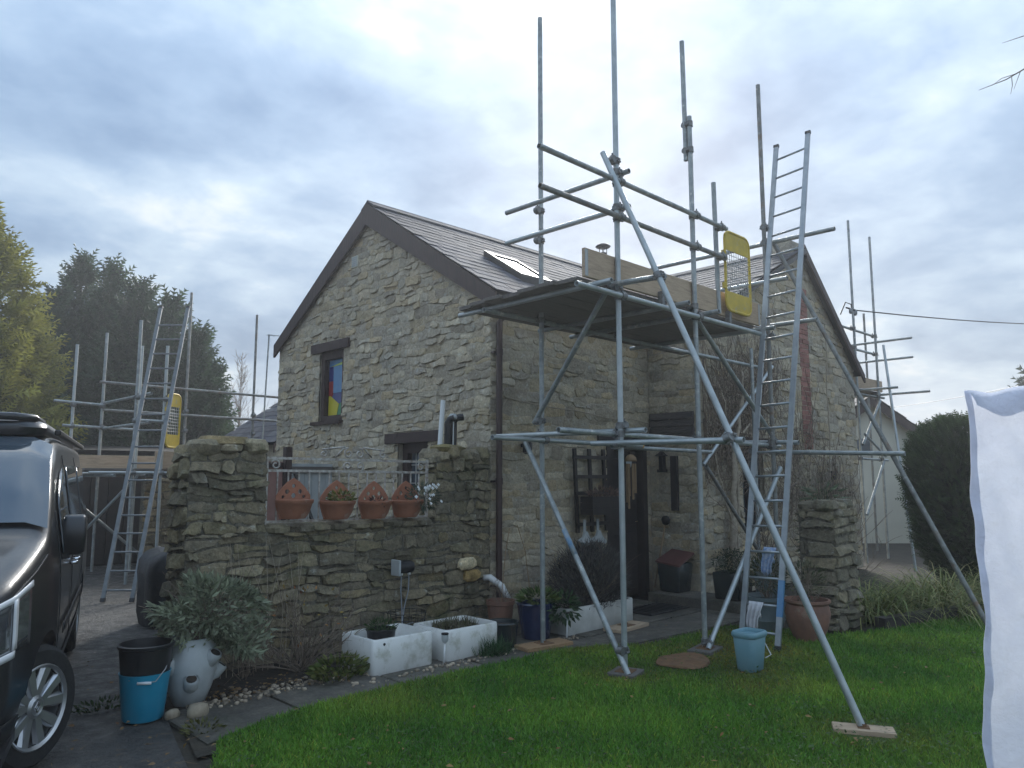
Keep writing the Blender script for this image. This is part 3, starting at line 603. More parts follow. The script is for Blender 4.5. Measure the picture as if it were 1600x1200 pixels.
# ------------------------------------------------------------------ garden wall and the separate stone pier
gw = thing('garden_wall', 'low mossy rubble wall between two taller piers joining the cottage corner', 'wall', (4, 6.2, 0))
Yg = 6.20; G0, G1, G2, G3 = 2.42, 3.08, 4.96, 5.70
m = MB(); m.box(G0, G1, Yg, Yg+.36, 0, 1.80); m.box(G1, G2, Yg+.001, Yg+.47, 0, 1.13); m.box(G2, G3, Yg+.002, Yg+.30, 0, 1.80); m.build('core', 'oldjoint', gw)
SG = Stones('oldstone'); rng = np.random.default_rng(21)
fy_ = lambda u, v, d: (u, Yg-d, v)
SG.face(rng, gw, fy_, rubble(rng, G0-.01, G3, 0, 1.13, (.06,.13), (.13,.38), gap=.006, amp=.03, pal=MOSSY, split=.4), (.004, .060))
SG.face(rng, gw, fy_, rubble(rng, G0-.01, G1+.01, 1.13, 1.82, (.065,.13), (.13,.38), gap=.006, amp=.03, pal=MOSSY, split=.4), (.004, .065))
SG.face(rng, gw, fy_, rubble(rng, G2-.01, G3, 1.13, 1.82, (.06,.12), (.11,.30), gap=.006, amp=.03, pal=MOSSY), (.004, .055))
SG.face(rng, gw, lambda u, v, d: (G0-d, u, v), rubble(rng, Yg, Yg+.36, 0, 1.8, (.08,.15), (.15,.4), gap=.012, amp=.03, pal=MOSSY), (.02, .07))
SG.face(rng, gw, lambda u, v, d: (G2-d, u, v), rubble(rng, Yg, Yg+.30, 1.16, 1.8, (.08,.15), (.15,.4), gap=.012, amp=.03, pal=MOSSY), (.02, .06))
for (a, b, z, n_) in ((G0, G1, 1.83, 3), (G2, G3, 1.83, 5), (G1+.05, G2-.05, 1.145, 9)):
    for row in (0, 1):
        for k in range(n_):
            w = (b-a)/n_; V, F = rock(rng, (a+w*(k+.5)+rng.uniform(-.03,.03), Yg+.10+(.26 if z < 1.5 else .10 if b == G3 else .14)*row, z+rng.uniform(-.02,.035)*(1 if z > 1.5 else .3)), w*.56, .17, rng.uniform(.05,.085) if z > 1.5 else .045, rng.uniform(-.15,.15))
            SG.blob(gw, V, F, np.array(MOSSY[rng.integers(len(MOSSY))]))
V, F = rock(rng, (G0+.32, Yg+.16, 1.90), .22, .2, .05, .2); SG.blob(gw, V, F, (1.2,1.05,.75))
V, F = rock(rng, (G2+.24, Yg+.14, 1.90), .2, .15, .05, .2); SG.blob(gw, V, F, (1.15,1.1,.7))
V, F = rock(rng, (5.33, Yg-.06, .70), .13, .05, .06, .1); SG.blob(gw, V, F, (3.0,2.9,2.7), 1)
V, F = rock(rng, (5.40, Yg-.05, .57), .12, .05, .06, .1); SG.blob(gw, V, F, (1.9,1.5,.85), 1)
SG.finish(300)
pr = thing('stone_pier', 'free-standing square stone pier at the edge of the lawn beside the terracotta pot', 'pier', (8.3, 3.7, 0))
p0, p1, py0, py1 = 8.10, 8.70, 3.42, 3.82
m = MB(); m.box(p0+.02, p1-.02, py0+.02, py1, 0, 1.22); m.build('core', 'oldjoint', pr)
SP = Stones('oldstone'); fp = [(.9,.92,.95), (1,1,1), (1.15,1.15,1.12), (.8,.82,.84), (1.25,1.22,1.15)]
SP.face(rng, pr, lambda u, v, d: (u, py0+.02-d, v), rubble(rng, p0, p1, 0, 1.26, (.085,.15), (.2,.5), gap=.012, amp=.018, pal=fp, split=.35), (.02, .07))
SP.face(rng, pr, lambda u, v, d: (p0+.02-d, u, v), rubble(rng, py0, py1, 0, 1.26, (.085,.15), (.2,.5), gap=.012, amp=.018, pal=fp), (.02, .06))
for k in range(3):
    for r in range(2): V, F = rock(rng, (p0+.12+k*.19, py0+.12+.18*r, 1.27+rng.uniform(0,.04)), .115, .12, .05, rng.uniform(-.2,.2)); SP.blob(pr, V, F, fp[rng.integers(5)])
V, F = rock(rng, (p0+.02, py0+.1, 1.30), .12, .12, .06, 0); SP.blob(pr, V, F, fp[0])
SP.finish(300)
# ------------------------------------------------------------------ scaffolding
TR = random.Random(4)
def tube(parent, name, p, q, r=.0242, mat='galv', n=10):
    """open-ended steel tube"""
    p, q = Vector(p), Vector(q); d = (q-p).normalized(); ref = Vector((0, 0, 1)) if abs(d.z) < .9 else Vector((1, 0, 0)); a = d.cross(ref).normalized(); b = a.cross(d)
    if mat == 'galv': mat = TR.choice(('galv', 'galv', 'galv_new', 'galv_old'))
    ring = lambda c, rr: [c+(a*math.cos(k*2*math.pi/n)+b*math.sin(k*2*math.pi/n))*rr for k in range(n)]
    V = ring(p+d*.04, r*.8)+ring(p, r*.8)+ring(p, r)+ring(q, r)+ring(q, r*.8)+ring(q-d*.04, r*.8)
    F = [(i*n+k, (i+1)*n+k, (i+1)*n+(k+1) % n, i*n+(k+1) % n) for i in range(5) for k in range(n)]+[tuple(range(n)), tuple(5*n+k for k in range(n-1, -1, -1))]
    o = raw(name, V, F, mat, parent, True)
    try: o.data.set_sharp_from_angle(angle=rad(45))
    except Exception: pass
    return o
m = MB()
m.path([(0,0,-.028), (0,0,.028)], .034, 10); m.path([(-.028,-.05,0), (.028,-.05,0)], .034, 10)
for s_ in (-1, 1): m.path([(.04*s_,.012,-.012), (.04*s_,-.03,-.012)], .009, 6); m.box(.03*s_-.012, .03*s_+.012, -.008, .012, -.02, .02); m.box(-.02, .02, -.062, -.04, .03*s_-.01, .03*s_+.01)
m.path([(.0,-.05,.036), (.0,-.05,.062)], .008, 6)
_o = m.build('coupler', 'coupler', None, auto=40); COUP = _o.data; bpy.data.objects.remove(_o)
def coupler(parent, p, d1, d2, side):
    """clamp: sleeve on the tube along d1 at p, second sleeve on the tube along d2 lying towards side"""
    z = Vector(d1).normalized(); y = -Vector(side); y = (y-z*y.dot(z)).normalized(); x = y.cross(z)
    o = link('coupler', COUP, parent); R = Matrix((x, y, z)).transposed().to_4x4(); o.matrix_local = Matrix.Translation(Vector(p)-org(parent)) @ R; return o
def plank(parent, name, x0, x1, y0, y1, z0, z1, mat, bands=True):
    m = MB(); m.box(x0, x1, y0, y1, z0, z1, bev=.004); return m.build(name, mat, parent)
ms = thing('tube_scaffold', 'grey steel tube scaffold with boarded platform across the cottage front', 'scaffold', (6.3, 4.5, 0))
yo, yi = 3.92, 5.06; T = lambda n, p, q, **k: tube(ms, n, p, q, **k)
STD = {'S1': (5.345,yi,0,6.35), 'S2': (5.106,yo,0,6.42), 'S3': (6.317,yo,0,5.2), 'S4': (7.80,yo,0,6.1), 'S2i': (6.59,yi,0,3.30), 'S4i': (9.55,yi,0,3.36)}
for k, (x, y, a, b) in STD.items(): T('standard', (x, y, a+.045), (x, y, b))
T('standard', (6.317, yo+.05, 4.75), (6.30, yo+.05, 6.02))          # lapped extension of the second outer standard
for z in (4.85, 5.12): coupler(ms, (6.317, yo, z), (0,0,1), (0,0,1), (0,1,0))
T('puncheon', (6.80, yo+.02, 3.26), (6.775, yo+.02, 4.64))
LZ = ((4.16, 4.07, 6.88), (3.84, 4.08, 6.85))
for z, a, b in LZ: T('guard_rail', (a, yo-.05, z), (b, yo-.05, z-.01))
T('ledger', (4.5, yo-.05, 3.14), (7.62, yo-.05, 3.13)); T('ledger', (4.62, yi+.05, 3.14), (9.9, yi+.05, 3.13))
for z in (4.26, 3.94): T('end_rail', (5.16, 3.82, z), (5.15, 5.36, z+.01))
for x in (4.76, 5.9, 6.42, 7.55): T('transom', (x, 3.72, 3.185), (x, 5.62, 3.185))
T('transom', (7.86, 5.5, 4.24), (7.85, 3.15, 4.21)); T('transom', (7.88, 5.3, 3.30), (7.87, 3.4, 3.27)); T('guard_rail', (7.88, 5.4, 3.80), (7.86, 3.7, 3.78))
# low lift about head height
T('ledger', (4.64, yi-.05, 1.955), (6.9, yi-.05, 1.94)); T('ledger', (6.5, yi+.05, 1.925), (8.5, yi+.05, 1.912)); T('ledger', (4.38, yo+.05, 1.965), (8.05, yo+.05, 1.94))
T('transom', (5.155, 5.5, 2.0), (5.155, 3.70, 1.985)); T('tie_tube', (5.05, 4.19, 1.885), (5.03, 2.75, 1.865)); T('transom', (7.86, 4.6, 1.995), (7.86, 3.66, 1.965)); T('tie_tube', (7.86, 3.99, 1.87), (7.93, 2.62, 1.825))
m = MB(); m.path([(6.9, yi-.05, 1.94), (6.915, yi-.05, 1.94)], .027, 10); m.build('end_cap', 'orangecap', ms, True)
# rakers and braces
T('raker', (4.985, 3.97, 4.42), (5.06, 2.03, .045)); T('raker', (7.92, 3.88, 4.25), (7.99, 1.93, .05)); T('raker', (5.155, 5.10, 1.93), (5.045, 3.84, .03), mat='galv')
b_ = Vector((5.155,5.10,1.93)).lerp(Vector((5.045,3.84,.03)), .42); c_ = Vector((5.155,5.10,1.93)).lerp(Vector((5.045,3.84,.03)), .53); m = MB(); m.path([b_, c_], .0246, 10); m.build('paint_mark', 'galv_blue', ms, True)
T('brace', (5.02, 3.97, 3.20), (5.30, 5.12, 2.12)); T('brace', (6.24, 3.98, 3.30), (8.06, 3.98, 1.94)); T('brace', (8.22, yi-.05, 1.73), (9.58, yi-.05, .50)); T('brace', (7.83, 3.86, 1.70), (6.27, 3.86, .04)); T('tie_tube', (5.06, 4.05, 3.25), (5.03, 3.40, 3.21)); T('brace', (10.35, yi+.1, 3.2), (8.4, yi+.1, 1.75))
# clamps where tubes cross
up = (0,0,1); X_ = (1,0,0); Y_ = (0,1,0)
for p, d2, sd_ in [((5.106,yo,4.16),X_,(0,-1,0)), ((5.106,yo,3.84),X_,(0,-1,0)), ((6.317,yo,4.16),X_,(0,-1,0)), ((6.317,yo,3.84),X_,(0,-1,0)), ((6.79,yo,4.15),X_,(0,-1,0)), ((6.80,yo,3.84),X_,(0,-1,0)),
    ((5.106,yo,4.26),Y_,(1,0,0)), ((5.106,yo,3.94),Y_,(1,0,0)), ((5.345,yi,4.26),Y_,(-1,0,0)), ((5.345,yi,3.95),Y_,(-1,0,0)), ((5.106,yo,3.14),X_,(0,-1,0)), ((6.317,yo,3.14),X_,(0,-1,0)), ((7.80,yo,3.14),X_,(0,-1,0)), ((7.80,yo,4.22),Y_,(1,0,0)), ((7.80,yo,4.4),Y_,(1,0,0)),
    ((5.345,yi,1.955),X_,(0,-1,0)), ((5.345,yi,2.0),Y_,(-1,0,0)), ((5.345,yi,2.14),Y_,(-1,0,0)), ((5.106,yo,1.96),X_,(0,1,0)), ((5.106,yo,1.87),Y_,(-1,0,0)), ((5.106,yo,2.03),Y_,(1,0,0)), ((6.317,yo,1.955),X_,(0,1,0)), ((6.317,yo,3.25),X_,(0,1,0)), ((7.80,yo,1.94),X_,(0,1,0)), ((7.80,yo,1.87),Y_,(1,0,0)), ((7.80,yo,1.98),Y_,(1,0,0)),
    ((5.106,yo,.20),Y_,(-1,0,0)), ((6.317,yo,.09),X_,(0,-1,0)), ((5.345,yi,3.14),X_,(0,1,0)), ((6.59,yi,1.93),X_,(0,1,0)), ((9.55,yi,1.95),X_,(0,1,0)), ((5.106,yo,4.36),Y_,(-1,0,0)), ((6.59,yi,3.14),X_,(0,1,0)), ((5.106,yo,3.22),Y_,(-1,0,0))]:
    coupler(ms, p, up, d2, sd_)
rk = Vector((4.985,3.97,4.42)); rq_ = Vector((5.06,2.03,.045)); coupler(ms, rk.lerp(rq_, .58), rq_-rk, Y_, (-1,0,.0)); coupler(ms, rk.lerp(rq_, .275), rq_-rk, Y_, (1,0,0))
# platform boards, toe boards, ladder gate
rng = np.random.default_rng(5)
for k in range(6):
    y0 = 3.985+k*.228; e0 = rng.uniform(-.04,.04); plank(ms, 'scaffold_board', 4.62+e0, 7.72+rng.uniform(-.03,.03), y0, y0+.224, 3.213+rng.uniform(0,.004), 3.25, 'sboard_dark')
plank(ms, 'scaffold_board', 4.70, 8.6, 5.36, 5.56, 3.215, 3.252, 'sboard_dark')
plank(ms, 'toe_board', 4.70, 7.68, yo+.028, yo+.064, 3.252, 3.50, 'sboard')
for a in (4.702, 7.640): plank(ms, 'end_band', a, a+.034, yo+.0255, yo+.0275, 3.26, 3.49, 'galvwire')
for x in (5.75, 6.95): m = MB(); m.box(x-.02, x+.02, yo-.03, yo+.027, 3.17, 3.30, bev=.005); m.build('board_clip', 'coupler', ms)
gt = thing('ladder_gate', 'yellow framed mesh safety gate at the top of the ladder', 'gate', (6.87, yo-.03, 3.3))
def gate(parent, c, ux, w, h, z0):
    """rounded yellow frame with solid top and bottom panels and a wire mesh between"""
    ux = Vector(ux).normalized(); nn = ux.cross(Vector((0,0,1)))
    P = lambda u, v: Vector(c)+ux*u+Vector((0,0,z0+v))
    r = .09; o = []
    for cx_, cy_, a0 in ((w-r, r, -90), (w-r, h-r, 0), (r, h-r, 90), (r, r, 180)):
        for k in range(5): a = rad(a0+k*22.5); o.append((cx_+r*math.cos(a), cy_+r*math.sin(a)))
    m = MB(); m.path([P(*q) for q in o]+[P(*o[0])], .016, 6, cap=False); m.build('frame', 'yellow', parent, True)
    for lo, hi in ((0, .2), (h-.2, h)):
        q = [p for p in clip_poly(clip_poly(o, (0,-1), -lo), (0,1), hi)]; m = MB(); m.prism([P(*p)-nn*.006 for p in q], nn*.012); m.build('panel', 'yellow', parent)
    nv, nh = int(w/.045), int((h-.4)/.045); m = MB()
    for k in range(1, nv): m.path([P(k*w/nv, .19), P(k*w/nv, h-.19)], .0036, 4)
    for k in range(1, nh): m.path([P(.015, .2+k*(h-.4)/nh)+nn*.004, P(w-.015, .2+k*(h-.4)/nh)+nn*.004], .0036, 4)
    m.build('wire_mesh', 'galvwire', parent)
    for v in (.25, h-.25): m = MB(); m.path([P(-.03, v-.03), P(-.03, v+.03)], .022, 8); m.obox(P(-.03, v), P(0, v), .02, .03); m.build('hinge', 'yellow', parent)
gate(gt, (6.87, yo-.03, 0), (1,0,0), .50, .84, 3.30)
# sole boards
def sole(label, x0, x1, y0, y1, rz=0, z=.012, mat='pad', plate=True):
    t = thing('sole_board', label, 'board', ((x0+x1)/2, (y0+y1)/2, z), 'boards under the scaffold feet', rz); m = MB(); a, b = (x1-x0)/2, (y1-y0)/2
    m.box(-a, a, -b, b, 0, .036, bev=.004); m.build('board', mat, t, local=True); p = MB(); q = .07 if plate else .035; p.box(-q, q, -q, q, .0361, .041); p.lathe([(.02, .0411), (.02, .06)], (0,0,0), 8); p.build('base_plate', 'rust', t, local=True); return t
sole('brown timber sole board on the path under the inner scaffold pole beside the blue pot', 5.08, 5.62, 4.94, 5.16, rad(-8)); sole('pale timber sole board on the path in front of the white trough', 6.33, 6.88, 4.93, 5.15, rad(4), mat='sboard'); sole('small board half sunk in the lawn under the front left pole', 4.98, 5.24, 3.80, 4.03, .3, .0, 'sboard_dark')
sole('timber pad on the lawn under the long front raker', 4.88, 5.24, 1.95, 2.09, rad(-62), .0, 'sboard', False); sole('flat pale pad under the outer pole by the ladder foot', 6.13, 6.47, 3.80, 4.02, .2, 0, 'sboard_dark')

# ladders
def ladder(name, label, bl, br_, tl, tr_, gap=.25, blue=False, mat='alu'):
    bl, br_, tl, tr_ = map(Vector, (bl, br_, tl, tr_)); t = thing(name, label, 'ladder', bl.lerp(br_, .5)); w = (br_-bl).normalized()
    for p, q in ((bl, tl), (br_, tr_)):
        m = MB(); m.obox(p, q, .026, .052, up=w); o = m.build('rail', mat, t)
        m = MB(); d = (q-p).normalized(); m.obox(q-d*.005, q+d*.03, .031, .060, up=w); m.build('end_cap', 'blackplastic', t)
        m = MB(); m.obox(p-d*.0, p+d*.05, .031, .060, up=w); m.build('foot', 'blackplastic', t)
    n = int((tl-bl).length/gap)
    for k in range(1, n+1):
        f = (k-.4)*gap/(tl-bl).length; m = MB(); m.path([bl.lerp(tl, f), br_.lerp(tr_, f)], .0125, 8); m.build('rung', mat, t, True)
    if blue: m = MB(); m.obox(br_.lerp(tr_, .055), br_.lerp(tr_, .115), .029, .055, up=w); m.build('rope_wrap', 'g_blue', t)
    return t
ladder('pole_ladder', 'tall aluminium ladder leaning on the front scaffold', (6.756,3.80,0), (6.786,3.45,0), (8.09,3.87,5.42), (8.09,3.49,5.46), blue=True)
ladder('pole_ladder', 'aluminium ladder against the small scaffold behind the driveway', (3.20,10.82,0), (3.47,10.56,0), (4.12,12.02,4.2), (4.42,11.72,4.2), mat='alu_shaded')

# small scaffold behind the driveway
ls = thing('tube_scaffold', 'small low steel scaffold behind the driveway beneath dark conifers', 'scaffold', (4.4, 13.2, 0)); T = lambda n, p, q, **k: tube(ls, n, p, q, **k)
yn, yf2 = 12.2, 14.2
for x, y, b in ((3.906,yn,4.0), (4.32,yn,3.65), (3.55,yf2,3.83), (4.0,yf2,4.09), (5.41,yf2,5.05), (6.72,yf2,4.82), (4.43,yf2-.5,3.85)): T('standard', (x, y, .02), (x, y, b))
for z, a, b in ((3.22,3.92,7.25), (2.74,4.0,7.25), (2.85,3.25,4.02), (2.45,3.4,4.6), (1.66,3.2,7.0)): T('ledger', (a, yf2-.05, z), (b, yf2-.05, z-.03))
for z, a, b in ((1.66,3.3,4.9), (2.45,3.85,4.4)): T('ledger', (a, yn-.05, z), (b, yn-.05, z))
for x, z in ((4.05,2.86), (4.05,2.42), (4.05,1.62), (3.6,1.62), (4.6,1.62)): T('transom', (x, yn-.2, z), (x-.03, yf2+.15, z))
T('brace', (4.0,12.28,1.6), (3.3,14.1,.1)); T('brace', (3.5,13.9,1.3), (4.9,14.1,.1)); 
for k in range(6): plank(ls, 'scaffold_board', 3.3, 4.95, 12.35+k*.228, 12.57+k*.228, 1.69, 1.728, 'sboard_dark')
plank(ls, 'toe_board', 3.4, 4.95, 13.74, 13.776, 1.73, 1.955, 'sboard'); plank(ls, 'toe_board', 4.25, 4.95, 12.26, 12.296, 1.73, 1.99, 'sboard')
for x, y in ((3.906,yn), (4.32,yn), (4.0,yf2), (3.55,yf2), (5.41,yf2), (6.72,yf2)):
    for z in (1.66, 2.44, 2.8): coupler(ls, (x, y, z), up, X_, (0,-1,0))
g2 = thing('ladder_gate', 'yellow mesh gate on the small scaffold behind the driveway', 'gate', (4.36, yn-.02, 2.0)); gate(g2, (4.36, yn-.02, 0), (.8,.6,0), .34, .84, 2.06)

# scaffold at the far side of the wing
rs = thing('tube_scaffold', 'distant steel scaffold at the right end of the cottage', 'scaffold', (15.2, 5.5, 0)); T = lambda n, p, q, **k: tube(rs, n, p, q, **k)
for x, y, b in ((14.6,5.6,6.55), (15.72,5.62,6.48), (17.1,6.33,5.2), (14.75,6.9,3.6), (15.75,6.9,3.6)): T('standard', (x, y, .02), (x, y, b))
T('raker', (14.93,5.2,4.08), (13.95,4.56,.02))
for p, q in (((14.05,5.68,4.42), (15.95,5.68,4.43)), ((14.1,5.68,4.04), (15.95,5.68,4.06)), ((14.3,5.66,3.17), (16.1,5.66,3.19)), ((14.0,5.66,1.95), (16.1,5.66,1.93))): T('ledger', p, q)
for p, q in (((15.80,6.6,4.30), (15.75,4.95,4.30)), ((15.80,6.6,3.92), (15.75,4.95,3.92)), ((14.68,6.9,3.23), (14.66,4.9,3.23)), ((15.80,6.9,3.23), (15.78,4.7,3.23))): T('transom', p, q)
T('brace', (15.6,5.55,3.1), (14.6,5.55,2.2)); T('brace', (14.7,5.55,2.4), (15.7,5.55,2.0)); T('brace', (15.6,5.55,1.9), (14.6,5.55,.9))
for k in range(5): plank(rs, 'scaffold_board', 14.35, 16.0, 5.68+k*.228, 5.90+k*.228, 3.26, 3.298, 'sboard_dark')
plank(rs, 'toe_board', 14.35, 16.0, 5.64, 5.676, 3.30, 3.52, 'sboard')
for x, y in ((14.6,5.6), (15.72,5.62)):
    for z in (1.94, 3.18, 4.05, 4.42): coupler(rs, (x, y, z), up, X_, (0,1,0))
# ------------------------------------------------------------------ things along the wall and path
import bmesh
def holed_plate(name, outer, holes, mp, d, mat, parent):
    """flat plate with real holes; outlines in 2D, mp(u,v,depth) -> 3D"""
    bm = bmesh.new(); loops = []
    for lp in [outer]+holes:
        vs = [bm.verts.new((u, v, 0)) for u, v in lp]; loops.append(vs)
        for i in range(len(vs)): bm.edges.new((vs[i], vs[(i+1) % len(vs)]))
    bmesh.ops.triangle_fill(bm, use_beauty=True, use_dissolve=False, edges=bm.edges[:])
    bm.verts.index_update(); V0 = [v.co.copy() for v in bm.verts]; F0 = [[v.index for v in f.verts] for f in bm.faces]; n = len(V0)
    V = [mp(p.x, p.y, 0) for p in V0]+[mp(p.x, p.y, d) for p in V0]; F = [tuple(f) for f in F0]+[tuple(i+n for i in reversed(f)) for f in F0]
    for vs in loops:
        for i in range(len(vs)): a, b = vs[i].index, vs[(i+1) % len(vs)].index; F.append((a, b, b+n, a+n))
    bm.free(); return raw(name, V, F, mat, parent)
def circ(u, v, r, n=8, a0=0): return [(u+r*math.cos(a0+k*2*math.pi/n), v+r*math.sin(a0+k*2*math.pi/n)) for k in range(n)]
def leaves(name, parent, mat, pos, dirs, L, W, tint, roll=None, tmpl=(LEAF_V, LEAF_F)):
    n = len(pos); sc = np.stack([np.asarray(W)*np.ones(n), np.asarray(L)*np.ones(n), np.asarray(L)*np.ones(n)], 1)
    V, F, T_ = scatter(tmpl[0], tmpl[1], pos, dirs, sc, RNG.uniform(0, 6.28, n) if roll is None else roll, tint)
    o = raw(name, V, F, mat, parent, True, T_); o['kind'] = 'stuff'; return o
def ell(n, c, r, shell=.5):
    d = RNG.normal(size=(n, 3)); d /= np.linalg.norm(d, axis=1, keepdims=True); q = RNG.uniform(shell**3, 1, n)**(1/3)
    return np.array(c)+d*q[:, None]*np.array(r), d
def twigs(m, base, n, h, spread, r=.004, kinks=5, sub=2, up=.6):
    for k in range(n):
        a = random.uniform(0, 6.28); d = Vector((math.cos(a)*spread*random.random(), math.sin(a)*spread*random.random(), up+random.random()*.5)).normalized()
        p = Vector(base)+Vector((random.uniform(-.06,.06), random.uniform(-.06,.06), 0)); pts = [p.copy()]; l = h*random.uniform(.5, 1.1)/kinks
        for j in range(kinks):
            d = (d+Vector((random.uniform(-.25,.25), random.uniform(-.25,.25), random.uniform(-.16,.12)))).normalized(); p = p+d*l; pts.append(p.copy())
            if j > 0:
                for _ in range(sub):
                    if random.random() < .6:
                        e_ = (d+Vector((random.uniform(-.9,.9), random.uniform(-.9,.9), random.uniform(-.3,.6)))).normalized(); m.path([p, p+e_*l*.8, p+e_*l*1.4+Vector((0,0,random.uniform(-.03,.03)))], [r*.6, r*.5, r*.25], 3, cap=False)
        m.path(pts, [r*(1-.7*i/kinks) for i in range(kinks+1)], 4, cap=False)

# iron panel standing on the low wall
ir = thing('iron_railing', 'rusty painted wrought iron panel with scrolls on the low garden wall', 'railing', (3.93, 6.24, 1.19))
yr = 6.24; xa, xb, zb0, zt0, zm0 = 3.10, 4.86, 1.21, 1.765, 1.655
for nm, z in (('top_rail', zt0), ('middle_rail', zm0), ('bottom_rail', zb0)): m = MB(); m.obox((xa, yr, z), (xb, yr, z-.012), .014, .022); m.build(nm, 'iron', ir)
for x in (xa, xb): m = MB(); m.box(x-.011, x+.011, yr-.011, yr+.011, zb0-.02, zt0+.01); m.build('post', 'iron', ir)
nbar = 17
for k in range(1, nbar): x = xa+(xb-xa)*k/nbar; m = MB(); m.path([(x, yr, zb0), (x, yr, zm0)], .008, 5); m.build('bar', 'iron', ir)
def scroll(c, r, a0, turns, sgn=1, tail=None):
    pts = [(c[0]+sgn*r*(1-.75*t)*math.cos(a0+t*turns*6.28), yr, c[1]+r*(1-.75*t)*math.sin(a0+t*turns*6.28)) for t in [i/16 for i in range(17)]]
    m = MB(); m.path((tail or [])+pts, .0085, 5); m.build('scroll', 'iron', ir, True)
xc = (xa+xb)/2
for s_ in (-1, 1):
    scroll((xc+s_*.33, zt0+.05), .04, 1.2, 1.2, s_, [(xc+s_*.10, yr, zt0+.115)]); scroll((xc+s_*.06, zt0+.055), .05, 1.6, 1.2, -s_, [(xc+s_*.20, yr, zt0+.02), (xc+s_*.12, yr, zt0+.10)])
    scroll((xc+s_*.07, zm0+.045), .045, -1.2, 1.2, s_); scroll((xa+.08 if s_ < 0 else xb-.08, zt0-.06), .05, .3, 1.3, s_)
# four wall pots hung on the panel
def wall_pot(label, x, z, rng_leaves=None):
    t = thing('wall_pot', label, 'wall pot', (x, 6.2, z), 'terracotta wall pots on the iron panel'); hw = .165
    out_ = [(-hw,.12), (-hw,.20), (-hw*.72,.265), (-hw*.36,.32), (0,.355), (hw*.36,.32), (hw*.72,.265), (hw,.20), (hw,.12), (hw*.75,-.0), (0,-.01), (-hw*.75,0)]
    holes = [circ(0,.285,.018), circ(-.062,.235,.022), circ(.062,.235,.022), circ(0,.20,.024,6), circ(-.10,.19,.016), circ(.10,.19,.016)]
    holed_plate('back_plate', out_, holes, lambda u, v, d: (x+u, 6.20-d, z+v), .014, 'terracotta', t)
    m = MB(); n = 10; prof = [(.62,0), (.82,.05), (.97,.13), (1.02,.135), (1.05,.165), (.98,.168), (.92,.14), (.78,.06)]
    V = [(x+math.cos(math.pi*k/n)*hw*1.03*r, 6.185-math.sin(math.pi*k/n)*.17*r, z+zz_) for r, zz_ in prof for k in range(n+1)]; w = n+1
    F = [(i*w+k, i*w+k+1, (i+1)*w+k+1, (i+1)*w+k) for i in range(len(prof)-1) for k in range(n)]+[tuple(range(n, -1, -1))]; m.add(V, F); m.build('bowl', 'terracotta', t, auto=50)
    m = MB(); m.add([(x+math.cos(math.pi*k/n)*hw*.94, 6.186-math.sin(math.pi*k/n)*.15, z+.125) for k in range(n+1)], [tuple(range(n+1))]); m.build('soil', 'soil', t)
    return t
wall_pot('empty terracotta wall pot hanging at the left end of the iron panel', 3.335, 1.235)
w_ = wall_pot('terracotta wall pot planted with yellow green leaves', 3.77, 1.215); p, d = ell(150, (3.78,6.1,1.40), (.13,.08,.07)); d[:,2] = abs(d[:,2])+.2; leaves('foliage', w_, 'leaf', p, d, .05, .04, cols((.16,.18,.05),150,.4,(.30,.26,.07)))
w_ = wall_pot('terracotta wall pot with a few withered leaves, third along the panel', 4.18, 1.205); p, d = ell(40, (4.16,6.1,1.36), (.10,.07,.04)); leaves('foliage', w_, 'leaf', p, d, .05, .03, cols((.10,.05,.04),40,.4))
w_ = wall_pot('terracotta wall pot overflowing with small white flowers', 4.56, 1.205); p, d = ell(420, (4.68,6.08,1.40), (.18,.11,.13)); leaves('foliage', w_, 'leaf', p, d, .05, .018, cols((.07,.10,.06),420,.4))
m = MB()
for k in range(22):
    a = random.uniform(0,6.28); c = Vector((4.68+math.cos(a)*.2*random.random(), 5.98-.04*random.random(), 1.36+random.uniform(-.02,.17))); dd = Vector((random.uniform(-.5,.5), -1, random.uniform(0,.6))).normalized(); e1 = dd.cross(Vector((0,0,1))).normalized(); e2 = e1.cross(dd)
    v = [c-dd*-.006]; 
    for q in range(8): b = q*.785; v.append(c+(e1*math.cos(b)+e2*math.sin(b))*(.020 if q % 2 == 0 else .013))
    m.add(v, [(0, 1+q, 1+(q+1) % 8) for q in range(8)])
o = m.build('flowers', 'white_plastic', w_); o['kind'] = 'stuff'

# black floodlight on the garden wall with its two leads
fl_ = thing('wall_floodlight', 'black box floodlight with hanging leads on the garden wall', 'light', (4.45, 6.1, .72))
m = MB(); m.lathe([(.055,0), (.062,.02), (.062,.16), (.055,.18)], (0,0,0), 14, close=True); m.V = [(4.37+v[2], 6.06+v[0]*.9, .735+v[1]) for v in m.V]; m.build('housing', 'blackplastic', fl_, auto=40)
m = MB(); m.box(4.352, 4.375, 5.99, 6.13, .66, .81, bev=.006); m.build('end_plate', 'palegrey', fl_); m = MB(); m.box(4.40, 4.52, 6.10, 6.19, .70, .77); m.build('bracket', 'blackplastic', fl_)
for x in (4.42, 4.51): m = MB(); m.path([(x,6.05,.66), (x,6.05,.69)], .016, 8); m.build('gland', 'white_plastic', fl_, True); m = MB(); m.path([(x,6.05,.66), (x-.01,6.04,.52), (4.43+.3*(x-4.46),6.03,.36), (4.40,6.0,.2), (4.38,5.8,.26)], .006, 5); m.build('lead', 'greycable', fl_, True)

